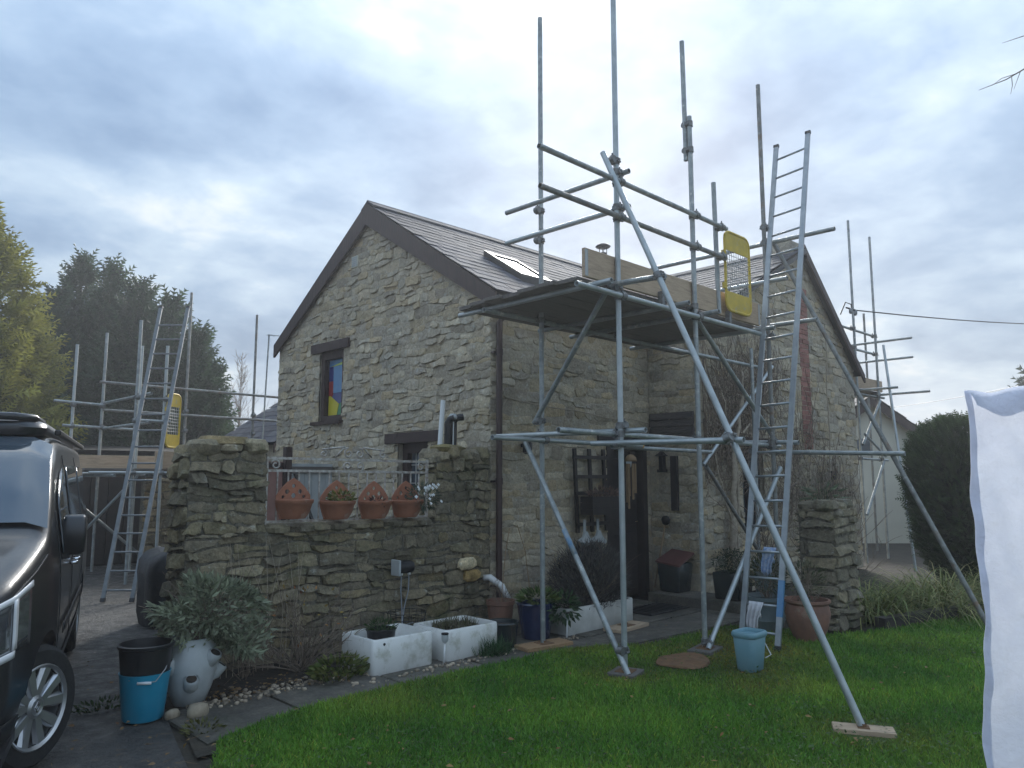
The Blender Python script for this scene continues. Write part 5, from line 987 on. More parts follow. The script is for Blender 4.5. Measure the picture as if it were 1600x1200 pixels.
# strap-leaved plants and shrubs in the right bed
def strap(label, cx_, cy_, n, L_, sp_, c, c2, name='strap_plant'):
    t = thing(name, label, 'plant', (cx_, cy_, 0)); V = []; F = []; T_ = []
    for k in range(n):
        a = random.uniform(0,6.28); bx, by = cx_+random.gauss(0,sp_*.35), cy_+random.gauss(0,sp_*.25); l = L_*random.uniform(.55,1.15); w = random.uniform(.007,.014); th_ = random.uniform(.9,1.45); dx, dy = math.cos(a), math.sin(a); p = Vector((bx,by,.0)); q = random.random()**1.5; tint = [c[i]*(1-q)+c2[i]*q for i in range(3)]; s_ = random.uniform(.6,1.3); b0 = len(V)
        for j in range(6):
            ww = w*(1-j/5.2); V += [p+Vector((-dy,dx,0))*ww, p-Vector((-dy,dx,0))*ww]; T_ += [[x*s_ for x in tint]]*2; th_ -= random.uniform(.22,.5); p = p+Vector((dx*math.cos(th_),dy*math.cos(th_),math.sin(th_)))*l/5; p.z = max(p.z,.02)
        F += [(b0+2*j,b0+2*j+1,b0+2*j+3,b0+2*j+2) for j in range(5)]
    o = raw('blades', V, F, 'leaf', t, True, np.array(T_)); o['kind'] = 'stuff'; return t
strap('clump of arching yellow green strap leaves right behind the pier', 9.15, 3.45, 460, .95, .55, (.17,.23,.06), (.38,.36,.12)); strap('broad clump of drooping straw coloured leaves beside the dark conifer', 10.1, 3.15, 700, 1.1, .85, (.17,.23,.06), (.42,.37,.15)); strap('far clump of dry strap leaves under the dark conifer', 11.0, 2.95, 460, 1.05, .75, (.16,.21,.06), (.38,.34,.14))
bs = thing('leafy_shrub', 'tall thin shrub with pale leaves just right of the pier', 'shrub', (8.95, 3.95, 0)); m = MB(); twigs(m, (8.95,3.95,0), 26, 1.35, .45, .006, 6, 2, 1.2); m.build('branches', 'twig', bs); p, d = ell(620, (9.0,3.95,.85), (.28,.28,.70)); leaves('foliage', bs, 'leaf', p, d, .07, .035, cols((.08,.10,.05),620,.5,(.24,.24,.16)))
p, d = ell(26, (9.0,3.9,1.38), (.18,.18,.10)); d[:,2] *= .3; leaves('top_leaves', bs, 'leaf', p, d, .16, .06, cols((.16,.21,.12),26,.3)); 
bs = thing('leafy_shrub', 'bare dark twiggy shrub behind the stone pier', 'shrub', (9.6, 4.1, 0)); m = MB(); twigs(m, (9.6,4.1,0), 34, .95, .9, .005, 5, 2, .9); m.build('branches', 'twig', bs)

# climber on the wing gable: woody stems and bare tendrils against the stone
cl = thing('wall_climber', 'bare woody climber spreading over the wing gable wall', 'climber', (9.5, 5.40, 0))
def vine(pts, r0, r1, name='stem'):
    P_ = [Vector(p) for p in pts]; out_ = []
    for a, b in zip(P_, P_[1:]):
        for j in range(4): q = a.lerp(b, j/4); out_.append(q+Vector((random.uniform(-.025,.025), random.uniform(-.02,.01), random.uniform(-.02,.02))))
    out_.append(P_[-1]); n = len(out_); m = MB(); m.path(out_, [r0+(r1-r0)*i/(n-1) for i in range(n)], 7); return m.build(name, 'palestem', cl, True)
vine([(9.46,5.36,0), (9.42,5.36,.7), (9.47,5.37,1.4), (9.60,5.38,2.1), (9.85,5.38,2.8), (9.8,5.39,3.3)], .06, .02); vine([(9.60,5.38,0), (9.52,5.36,.9), (9.62,5.38,1.6), (9.45,5.38,2.3), (9.2,5.39,2.9)], .03, .012); vine([(9.05,5.37,1.9), (9.15,5.37,1.5), (9.40,5.37,1.0), (9.47,5.36,.5)], .010, .012); vine([(9.6,5.38,2.1), (10.1,5.39,2.4), (10.6,5.39,2.9), (10.9,5.40,3.4)], .02, .01)
vine([(12.6,5.38,0), (12.7,5.40,1.5), (12.75,5.40,3.0), (12.8,5.40,4.2)], .012, .008)
def wiry(name, starts, n, l, zb_):
    m = MB()
    for k in range(n):
        x, z = starts[k % len(starts)]; x += random.uniform(-.3,.3); z += random.uniform(-.4,.4); a = random.uniform(.2,2.9); pts = [(x,5.405,z)]; r = random.uniform(.003,.008)
        for j in range(random.randint(4,8)):
            a += random.uniform(-.55,.55); x += math.cos(a)*l/6; z += abs(math.sin(a))*l/6*(1 if random.random() < .85 else -.7); x = min(max(x,8.82),13.9); z = min(z, 3.5+max(0,(x-9)*.45 if x < 12 else (14-x)*.8)); pts.append((x,5.40-random.uniform(0,.05),z))
        m.path(pts, [r*(1-.6*j/len(pts)) for j in range(len(pts))], 3, cap=False)
    o = m.build(name, 'twig', cl); o['kind'] = 'stuff'
wiry('tendrils', [(9.4,1.6), (9.6,2.2), (9.9,2.6), (9.2,2.5), (10.4,2.6), (10.8,2.9), (9.5,3.0), (11.2,1.4), (11.6,2.0), (12.6,1.2), (13.2,1.0), (11.0,1.0), (9.3,2.0), (9.1,1.8), (10.1,2.2), (12.0,1.0)], 720, 1.0, 0)
p = np.stack([RNG.uniform(11,13.8,260), RNG.uniform(5.30,5.42,260), RNG.uniform(.3,2.3,260)], 1); leaves('leaves', cl, 'leaf', p, RNG.normal(0,1,(260,3)), .05, .035, cols((.14,.13,.08),260,.5,(.30,.27,.10)))
# ------------------------------------------------------------------ black camper van at the left edge
van = thing('camper_van', 'black camper van with raised roof parked on the driveway', 'van', (.304, 5.323, 0), rz=math.atan2(-.954, -.301))
ST = [0,.05,.12,.3,.6,.9,1.0,1.2,1.5,1.75,1.95,2.3,3,4,4.8,5.0,5.08]
TP = [.86,.97,1.03,1.10,1.19,1.27,1.33,1.51,1.74,1.86,1.90,1.92,1.93,1.93,1.92,1.89,1.80]
WD = [.54,.66,.735,.83,.905,.95,.96,.97,.975,.978,.978,.978,.978,.978,.97,.95,.90]
def vtop(s_): return float(np.interp(s_, ST, TP))
def vw(s_, z):
    w = float(np.interp(s_, ST, WD)); k = max(0., (z-1.02)/.9); w *= 1-.155*k**1.35
    if z < .5: w *= 1-.05*((.5-z)/.25)
    return w*(1+.008*math.sin((z-.4)*5))
def vsec(s_):
    zt = vtop(s_); zb_ = .26 if .1 < s_ < 4.95 else .30; rc = .13 if s_ > 1.6 else .10; zc = zt-rc; P_ = []
    for k in range(21): z = zb_+(zc-zb_)*k/20; P_.append((vw(s_, z), z))
    y0 = vw(s_, zc); ra = min(.16, y0*.4)
    for k in range(1, 6): a = k/5*math.pi/2; P_.append((y0-ra*(1-math.cos(a)), zc+(rc-.012)*math.sin(a)))
    for k in range(1, 4): P_.append(((y0-ra)*(1-k/3), zt-.012+.012*(k/3)))
    return P_
FA, RA, AR = .93, 4.03, .385
sts = sorted(set([0,.03,.06,.1,.15,.2,.25,.3,.36,.42]+[round(.48+.05*k, 3) for k in range(92)]+[5.08])); sts = [s_ for s_ in sts if s_ <= 5.08]
secs = [vsec(s_) for s_ in sts]; nP = len(secs[0]); V = []; inside = []
for s_, sec in zip(sts, secs):
    for k, (y, z) in enumerate(sec):
        q = s_
        if k <= 20:
            for c in (FA, RA):
                r = math.hypot(s_-c, z-.34)
                if AR-.035 < r < AR+.035: q = c+(s_-c)*AR/r; z = .34+(z-.34)*AR/r
        V.append((.93-q, y, z)); inside.append(k <= 20 and any(math.hypot(q-c, z-.34) < AR+.002 for c in (FA, RA)))
F = []
for i in range(len(sts)-1):
    for k in range(nP-1):
        f = (i*nP+k, i*nP+k+1, (i+1)*nP+k+1, (i+1)*nP+k)
        if not all(inside[j] for j in f): F.append(f)
n0 = len(V); V2 = V+[(x, -y, z) for x, y, z in V]; F2 = F+[tuple(j+n0 for j in reversed(f)) for f in F]
cap0 = [k for k in range(nP)]+[n0+k for k in range(nP-1, -1, -1)]; o0 = (len(sts)-1)*nP; cap1 = [o0+k for k in range(nP)]+[n0+o0+k for k in range(nP-1, -1, -1)]
o = raw('body', V2, F2+[tuple(reversed(cap0)), tuple(cap1)], 'paint_black', van, True, local=True)
try: o.data.set_sharp_from_angle(angle=rad(38))
except Exception: pass
m = MB()
for c in (FA, RA):
    for sy in (-1, 1): m.box(.93-c-.42, .93-c+.42, min(sy*.50, sy*.52), max(sy*.50, sy*.52), .2, .78); m.box(.93-c-.41, .93-c+.41, min(sy*.52, sy*.90), max(sy*.52, sy*.90), .735, .75)
m.box(-3.9, .7, -.85, .85, .22, .27); m.build('underbody', 'lead', van, local=True)
def side_patch(name, s0, s1, zlo, zhi, mat, off=.006, ns=14, nz=6, parent=None, both=True):
    for sg_ in ((1, -1) if both else (1,)):
        V = []
        for i in range(ns+1):
            s_ = s0+(s1-s0)*i/ns
            for k in range(nz+1):
                z = zlo(s_)+(zhi(s_)-zlo(s_))*k/nz; y = vw(s_, z); e_ = .01; dy = (vw(s_+e_, z)-vw(max(s_-e_,0), z))/(2*e_); n_ = Vector((dy, 1, 0)).normalized()
                V.append((.93-s_+n_.x*off, sg_*(y+n_.y*off), z))
        F = [(i*(nz+1)+k, i*(nz+1)+k+1, (i+1)*(nz+1)+k+1, (i+1)*(nz+1)+k) for i in range(ns) for k in range(nz)]
        if sg_ < 0: F = [tuple(reversed(f)) for f in F]
        o = raw(name, V, F, mat, parent or van, True, local=True); sm = o.modifiers.new('thick', 'SOLIDIFY'); sm.thickness = .006; sm.offset = -1
    return o
C_ = lambda v: (lambda s_: v)
# windscreen over the sloping top, bonnet edge, side windows
V = []
for i in range(13):
    s_ = 1.0+.74*i/12
    zt_ = vtop(s_); rc_ = .13 if s_ > 1.6 else .10; y0 = vw(s_, zt_-rc_); y1 = y0-min(.16, y0*.4)
    for k in range(17):
        v = -1+k/8; yy = v*(y0-.028); c = max(0., (abs(yy)-y1)/(y0-y1)); V.append((.93-s_+.012, yy*1.004, zt_-rc_+(rc_-.012)*math.sqrt(1-c*c)+.022))
raw('windscreen', V, [(i*17+k, i*17+k+1, (i+1)*17+k+1, (i+1)*17+k) for i in range(12) for k in range(16)], 'glass_dark', van, True, local=True)
m = MB(); m.path([(-.02,-.7,1.325), (-.06,0,1.36), (-.05,.35,1.36), (-.02,.62,1.345)], .010, 5); m.build('wiper', 'blackplastic', van, local=True)
for a, b, nm in ((1.42,2.12,'side_window'), (2.32,3.5,'side_window'), (3.62,4.75,'side_window')): side_patch(nm, a, b, lambda s_: 1.10 if s_ > 1.5 else 1.12, lambda s_: min(1.70, vtop(s_)-.24), 'glass_dark', .008)
for s_ in (1.24, 2.20, 3.56): side_patch('door_seam', s_, s_+.012, C_(.30), lambda q: vtop(q)-.16, 'lead', .003, 1, 14)
side_patch('sill_trim', 1.38, 3.58, C_(.27), C_(.42), 'blackplastic', .012, 10, 2); side_patch('rub_strip', 1.45, 3.5, C_(.62), C_(.68), 'blackplastic', .012, 10, 2)
# lamps
side_patch('headlight', .06, .52, lambda s_: .70+.10*s_, lambda s_: .93+.22*s_, 'lampglass', .006); side_patch('running_light', .055, .53, lambda s_: .915+.22*s_, lambda s_: .945+.22*s_, 'drl', .012, nz=2); side_patch('running_light', .30, .345, lambda s_: .72+.1*s_, lambda s_: .93+.2*s_, 'drl', .013, 2, 6); side_patch('running_light', .055, .33, lambda s_: .675+.12*s_, lambda s_: .71+.12*s_, 'drl', .012, nz=2)
side_patch('bonnet_gap', .05, .85, lambda s_: vtop(s_)-.105, lambda s_: vtop(s_)-.092, 'lead', .002, 16, 1); side_patch('fog_lamp', .10, .24, C_(.46), C_(.56), 'lampglass', .008, 6, 3); side_patch('bumper_trim', .02, .50, C_(.30), C_(.40), 'blackplastic', .014, 12, 2)
m = MB(); m.box(.925,.945,-.52,.52,.62,.80,bev=.006); m.build('grille', 'blackplastic', van, local=True)
for z in (.66,.71,.76): m = MB(); m.box(.945,.952,-.5,.5,z-.008,z+.008); m.build('grille_bar', 'chrome', van, local=True)
# raised roof with front lip, awning rail, handles, mirrors
m = MB(); ls_ = []
for z, e_ in ((1.88,.0), (1.93,.015), (1.965,.0), (1.985,-.05), (1.99,-.12)): ls_.append([(x*1, y, z) for x, y, _ in rloop(-2.40, 0, 3.2+2*e_, 1.58+2*e_, .16, 0, 4)])
n = len(ls_[0]); m.add([p for l in ls_ for p in l], [(i*n+k, i*n+(k+1) % n, (i+1)*n+(k+1) % n, (i+1)*n+k) for i in range(4) for k in range(n)]+[tuple(4*n+k for k in range(n))]); m.build('raised_roof', 'paint_black', van, auto=45, local=True)
m = MB(); m.path([(-1.2,.74,1.985), (-.86,.72,1.995), (-.80,.62,2.0), (-.79,0,2.01), (-.80,-.62,2.0), (-.86,-.72,1.995), (-1.2,-.74,1.985)], .026, 8); m.build('roof_bar', 'paint_black', van, True, local=True)
for sy in (-1, 1):
    m = MB(); m.box(-4.0, -.95, sy*.86-.02, sy*.86+.02, 1.885, 1.925, bev=.008); m.build('awning_rail', 'blackplastic', van, local=True)
    for s_ in (2.08, 2.36): m = MB(); y = vw(s_, 1.0)+.02; m.path([(.93-s_-.07, sy*(y-.015), 1.0), (.93-s_-.05, sy*(y+.02), 1.0), (.93-s_+.05, sy*(y+.02), 1.0), (.93-s_+.07, sy*(y-.015), 1.0)], .012, 6); m.build('door_handle', 'chrome', van, True, local=True)
    m = MB(); ls_ = [rloop(-.58, 0, .09*a, .135*b, .03, 0, 4) for a, b in ((.6,.7), (1.3,1), (1.7,1.06), (1.6,1), (.9,.8))]; zs = (1.10,1.12,1.22,1.33,1.355); n = len(ls_[0])
    m.add([(p[0], sy*1.02+p[1], z) for l, z in zip(ls_, zs) for p in l], [(i*n+k, i*n+(k+1) % n, (i+1)*n+(k+1) % n, (i+1)*n+k) for i in range(4) for k in range(n)]+[tuple(4*n+k for k in range(n)), tuple(range(n-1,-1,-1))]); mi = m.build('mirror', 'paint_black', van, True, local=True)
    m = MB(); m.obox((-.58,sy*.90,1.10), (-.58,sy*1.0,1.11), .10, .06); m.build('mirror_arm', 'blackplastic', mi, local=True); m = MB(); m.box(-.672,-.665,sy*1.02-.058,sy*1.02+.058,1.13,1.32,bev=.002); m.build('mirror_glass', 'glass_dark', mi, local=True)
# wheels
def wheel(x, sy, steer=0):
    m = MB(); prof = [(.205,-.10), (.23,-.115), (.30,-.115), (.325,-.09), (.335,-.05), (.335,.05), (.325,.09), (.30,.115), (.23,.115), (.205,.10)]
    n = 40; yc = sy*.85
    V = [(x+r*math.cos(k*2*math.pi/n), yc+sy*q, .335+r*math.sin(k*2*math.pi/n)) for r, q in prof for k in range(n)]; m.add(V, [(i*n+k, i*n+(k+1) % n, ((i+1) % 10)*n+(k+1) % n, ((i+1) % 10)*n+k) for i in range(10) for k in range(n)]); w = m.build('tyre', 'tyre', van, auto=30, local=True); w.name = 'wheel'
    m = MB(); prof = [(.228,.118), (.222,.122), (.208,.110), (.20,.05), (.19,-.06)]; V = [(x+r*math.cos(k*2*math.pi/n), yc+sy*q, .335+r*math.sin(k*2*math.pi/n)) for r, q in prof for k in range(n)]; m.add(V, [(i*n+k, i*n+(k+1) % n, (i+1)*n+(k+1) % n, (i+1)*n+k) for i in range(4) for k in range(n)]); m.build('rim', 'alloy', w, auto=30, local=True)
    m = MB(); m.lathe([(.19,0), (.19,.01)], (0,0,0), 24, close=True); m.V = [(x+a, yc+sy*(c-.02), .335+b) for a, b, c in m.V]; m.build('brake_disc', 'lead', w, local=True)
    for k in range(5):
        a = k*2*math.pi/5+.35
        for da, ww in ((-.16,.044), (.16,.044)):
            d0 = Vector((math.cos(a+da*.6),0,math.sin(a+da*.6))); d1 = Vector((math.cos(a+da*2.0),0,math.sin(a+da*2.0))); sd2 = Vector((-math.sin(a),0,math.cos(a))); c = Vector((x,yc,.335)); Y2 = Vector((0,sy,0)); m = MB()
            pa, pb = c+d0*.045, c+d1*.212; m.add([pa-sd2*ww*.7+Y2*.075, pa+sd2*ww*.7+Y2*.075, pb+sd2*ww+Y2*.088, pb-sd2*ww+Y2*.088, pa-sd2*ww*.45+Y2*.098, pa+sd2*ww*.45+Y2*.098, pb+sd2*ww*.6+Y2*.108, pb-sd2*ww*.6+Y2*.108], BF); m.build('spoke', 'alloy', w, local=True)
    m = MB(); m.lathe([(.062,0), (.062,.03), (.045,.042), (.03,.036)], (0,0,0), 16, close=True); m.V = [(x+a, yc+sy*(c+.07), .335+b) for a, b, c in m.V]; m.build('hub_cap', 'alloy', w, auto=40, local=True)
    m = MB(); yy = yc+sy*.113
    for s_ in (-1, 1):
        for t_ in (-1, 1): m.obox((x+s_*.018,yy,.335), (x,yy,.335+t_*.028), .006, .006)
    m.build('hub_emblem', 'chrome', w, local=True)
    if steer:                                     # front wheels stand turned
        c = Vector((x, sy*.80, 0)); w.matrix_local = Matrix.Translation(c) @ Matrix.Rotation(steer, 4, 'Z') @ Matrix.Translation(-c)
for x in (0, .93-RA):
    for sy in (-1, 1): wheel(x, sy, rad(-33) if x == 0 else 0)

# ------------------------------------------------------------------ white sheet drying at the right edge
sh = thing('hanging_sheet', 'large white sheet hanging at the right edge close by', 'sheet', (2.72, .70, 0)); rt = Vector((.716,-.698,0)); fwv = Vector((.698,.716,0)); o3 = Vector((2.72,.70,0)); nu, nv = 46, 60; V = []
def sheet_pt(u, t_):
    top = 1.875+.008*math.sin(u*9)-.018*math.exp(-((u-.085)/.05)**2)+.03*u; z = top-(top-.42)*t_
    wv = .009*math.sin(u*14+t_*3)+.006*math.sin(u*31+t_*9)+.006*math.sin(u*52-t_*15)+.010*math.sin(t_*11+u*4)*(1-.4*t_)+.004*math.sin(t_*37+u*23)+.003*math.sin(t_*61-u*70)
    x0 = .003*math.sin(t_*5)-.018*t_-.012*math.exp(-(t_/.03)**2)
    return o3+rt*(u+x0)+fwv*(wv*(0.3+.9*min(1,t_*4)))+Vector((0,0,z))
for j in range(nv+1):
    for i in range(nu+1): V.append(sheet_pt(1.25*i/nu, j/nv))
raw('cloth', V, [(j*(nu+1)+i, j*(nu+1)+i+1, (j+1)*(nu+1)+i+1, (j+1)*(nu+1)+i) for j in range(nv) for i in range(nu)], 'sheet', sh, True)
V = []; 
for j in range(9):
    for i in range(nu+1): u = 1.25*i/nu; t_ = j/8; top = 1.875+.008*math.sin(u*9)-.018*math.exp(-((u-.085)/.05)**2)+.03*u+.006*math.sin(t_*3.1); V.append(o3+rt*(u-.012+.02*t_*(1-u))+fwv*(-.012-.018*math.sin(t_*1.6)+.004*math.sin(u*20))+Vector((0,0,top-(.05+.03*math.sin(u*13))*t_)))
raw('folded_hem', V, [(j*(nu+1)+i, j*(nu+1)+i+1, (j+1)*(nu+1)+i+1, (j+1)*(nu+1)+i) for j in range(8) for i in range(nu)], 'sheet', sh, True)
V = []
for j in range(nv+1):
    for i in range(3):
        u = .022*i/2; t_ = j/nv; b_ = sheet_pt(u, t_); V.append(b_-fwv*.0035*(1 if i else .6))
raw('side_hem', V, [(j*3+i, j*3+i+1, (j+1)*3+i+1, (j+1)*3+i) for j in range(nv) for i in range(2)], 'sheet', sh, True)
ap = thing('clothes_post', 'timber post and rail carrying the white sheet', 'post', tuple(o3+rt*1.1+Vector((0,0,0)))); m = MB(); q = o3+rt*1.1+fwv*.03; m.box(q.x-.03,q.x+.03,q.y-.03,q.y+.03,0,1.9); m.build('post', 'timber', ap); m = MB(); m.obox(o3+rt*.16+fwv*.012+Vector((0,0,1.845)), o3+rt*1.25+fwv*.012+Vector((0,0,1.86)), .02, .02); m.build('rail', 'timber', ap)

# ------------------------------------------------------------------ background buildings
gar = thing('timber_garage', 'garage under the small scaffold, dark boards standing for its shaded opening', 'garage', (4.2, 15.2, 0)); m = MB(); m.box(1.2,7.2,15.3,18,0,2.0); m.build('walls', 'darkwood', gar)  # dark boards put in as a backdrop for the shaded opening
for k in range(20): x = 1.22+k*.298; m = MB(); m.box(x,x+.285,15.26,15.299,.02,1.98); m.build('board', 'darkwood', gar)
m = MB(); m.add([(1.0,15.0,2.0), (7.4,15.0,2.0), (7.4,18.2,2.2), (1.0,18.2,2.2), (1.0,15.0,2.08), (7.4,15.0,2.08), (7.4,18.2,2.28), (1.0,18.2,2.28)], BF); m.build('roof', 'slate', gar)
yw = thing('yard_wall', 'grey stone wall beneath the small scaffold behind the covered bulk', 'wall', (5.6, 13.9, 0)); m = MB(); m.box(4.68,7.2,13.9,14.1,0,1.58); m.build('core', 'oldjoint', yw); sy_ = Stones('oldstone'); rng = np.random.default_rng(31); sy_.face(rng, yw, lambda u, v, d: (u, 13.9-d, v), rubble(rng, 4.66, 7.2, 0, 1.58, (.10,.18), (.2,.5), pal=MOSSY), (.015,.05)); sy_.finish(300)
ob = thing('slate_outbuilding', 'low outbuilding with slate roof behind the cottage', 'outbuilding', (7.5, 14.5, 0)); ex, rx, ez, rz_, y0, y1 = 6.75, 9.0, 2.25, 3.75, 13.3, 16.3
m = MB(); m.box(6.95,10.8,13.5,16.1,0,2.25); m.prism([(6.95,13.5,2.25), (10.8,13.5,2.25), (9.0,13.5,3.55)], (0,2.6,0)); m.build('walls', 'mortar', ob)
m = MB(); m.prism([(ex,y0,ez), (rx,y0,rz_), (rx,y0,rz_-.05), (ex,y0,ez-.05)], (0,y1-y0,0)); m.prism([(rx,y0,rz_), (11.2,y0,2.3), (11.2,y0,2.25), (rx,y0,rz_-.05)], (0,y1-y0,0)); ro = m.build('roof', 'slate', ob)
th3 = math.atan((rz_-ez)/(rx-ex)); Ls = (rx-ex)/math.cos(th3); k = 0
for r in range(int(Ls/.24)):
    yy = y0-.02+(.16 if r % 2 else 0)
    while yy < y1-.1:
        xx = ex-.03+r*.24*math.cos(th3); o = link('slate', smesh[rng.integers(len(smesh))], ro); o.matrix_local = Matrix.Translation(Vector((xx, yy+.16, ez+(xx-ex)*math.tan(th3)+.02))-org(ro)) @ Matrix.Rotation(rad(-90), 4, 'Z') @ Matrix.Rotation(th3-.02, 4, 'X') @ Matrix.Diagonal((1.22,1.15,1,1)); yy += .325
m = MB(); m.prism([(ex-.03,y1,ez-.03), (rx,y1,rz_-.01), (rx,y1,rz_-.2), (ex-.03,y1,ez-.2)], (0,.03,0)); m.build('bargeboard', 'timber', ob); m = MB(); m.prism([(ex-.03,y0-.03,ez-.03), (rx,y0-.03,rz_-.01), (rx,y0-.03,rz_-.2), (ex-.03,y0-.03,ez-.2)], (0,.03,0)); m.build('bargeboard', 'timber', ob)
nh = thing('neighbour_house', 'cream rendered house with slate roof beyond the far scaffold', 'house', (19.7, 7.3, -.4), rz=rad(-44.3)); hw = 1.35
m = MB(); m.box(-hw,hw,0,7,0,3.0); m.prism([(-hw,0,3.0), (hw,0,3.0), (0,0,3.95)], (0,7,0)); m.build('walls', 'render_wall', nh, local=True)
for s_ in (-1, 1):
    m = MB(); m.prism([(0,-.2,4.05), (s_*(hw+.25),-.2,2.87), (s_*(hw+.25),-.2,2.79), (0,-.2,3.97)], (0,7.4,0)); r_ = m.build('roof', 'slate', nh, local=True)
    m = MB(); m.prism([(0,-.23,4.0), (s_*(hw+.25),-.23,2.82), (s_*(hw+.25),-.23,2.60), (0,-.23,3.76)], (0,.03,0)); m.build('bargeboard', 'timber', nh, local=True)
    sl3 = math.atan((4.05-2.87)/(hw+.25))
    for r in range(8):
        for c in range(14): xx = s_*(hw+.27-r*.24*math.cos(sl3)); m = MB(); x2 = s_*(hw+.27-(r+1.3)*.24*math.cos(sl3)); zf_ = lambda x: 4.05-abs(x)*math.tan(sl3)+.015; y_ = -.2+c*.52+(.26 if r % 2 else 0); m.add([(xx,y_,zf_(xx)+.012), (xx,y_+.5,zf_(xx)+.012), (x2,y_+.5,zf_(x2)), (x2,y_,zf_(x2))], [(0,1,2,3) if s_ > 0 else (3,2,1,0)], tints[rng.integers(6)]); m.build('slate', 'slate', r_, local=True, tint=True)
m = MB(); m.box(-.42,-.02,-.03,.0,2.55,2.95); wq = m.build('window', 'pane', nh, local=True); m = MB(); m.box(-.46,.02,-.05,-.031,2.50,2.55); m.build('sill', 'white_paint', wq, local=True)

# ------------------------------------------------------------------ overhead lines, aerial
def line(label, p, q, sag, r=.012): 
    p, q = Vector(p), Vector(q); m = MB(); m.path([p.lerp(q, t)-Vector((0,0,sag*4*t*(1-t))) for t in [i/12 for i in range(13)]], r, 5); tag(m.build('overhead_cable', 'cable', None), label, 'cable')
line('black service cable leaving the wing gable to the right', (13.95,5.30,4.62), (41.0,3.0,8.2), .3, .013); line('thin upper wire crossing the sky behind the sheet', (52,22,6.0), (34,5,5.4), .3, .015); line('thin lower wire crossing the sky behind the sheet', (55,21,5.0), (34,4.5,4.75), .3, .015)
bk_ = thing('cable_bracket', 'insulator bracket on the wing gable holding the service cable', 'bracket', (13.9,5.40,4.45)); m = MB(); m.path([(13.55,5.42,4.50), (13.60,5.34,4.72), (13.75,5.30,4.70), (13.80,5.30,4.55)], .012, 6); m.path([(13.60,5.33,4.62), (13.95,5.30,4.62)], .016, 6); m.build('hook', 'cable', bk_); 
for x in (13.72, 13.93): m = MB(); m.lathe([(.02,0), (.035,.03), (.035,.08), (.02,.1)], (x,5.30,4.52), 8, close=True); m.build('insulator', 'greycable', bk_, True)
ae = thing('tv_aerial', 'small television aerial behind the wing verge', 'aerial', (14.2,7.2,4.2)); m = MB(); m.path([(14.15,7.0,3.9), (14.2,7.0,5.9)], .014, 6); m.build('mast', 'galv', ae); m = MB(); m.path([(13.9,7.0,5.80), (14.6,7.0,5.95)], .008, 5); m.build('boom', 'galv', ae)
for k in range(6): x = 13.95+k*.12; m = MB(); m.path([(x,6.85,5.81+.0215*k*1), (x,7.15,5.81+.0215*k)], .005, 4); m.build('element', 'galv', ae)
aq = thing('tv_aerial', 'aerial on a thin mast just left of the cottage gable', 'aerial', (6.6,12.3,3)); m = MB(); m.path([(6.35,13.0,2.2), (6.4,13.0,4.22)], .014, 6); m.build('mast', 'galv', aq); m = MB(); m.path([(6.35,13.0,4.2), (7.4,12.6,4.2)], .008, 5); m.build('boom', 'galv', aq)
for k in range(9): x = 6.45+k*.11; m = MB(); m.path([(x,12.96-.38*k*.11-.07,4.17), (x,12.96-.38*k*.11+.07,4.23)], .005, 4); m.build('element', 'galv', aq)

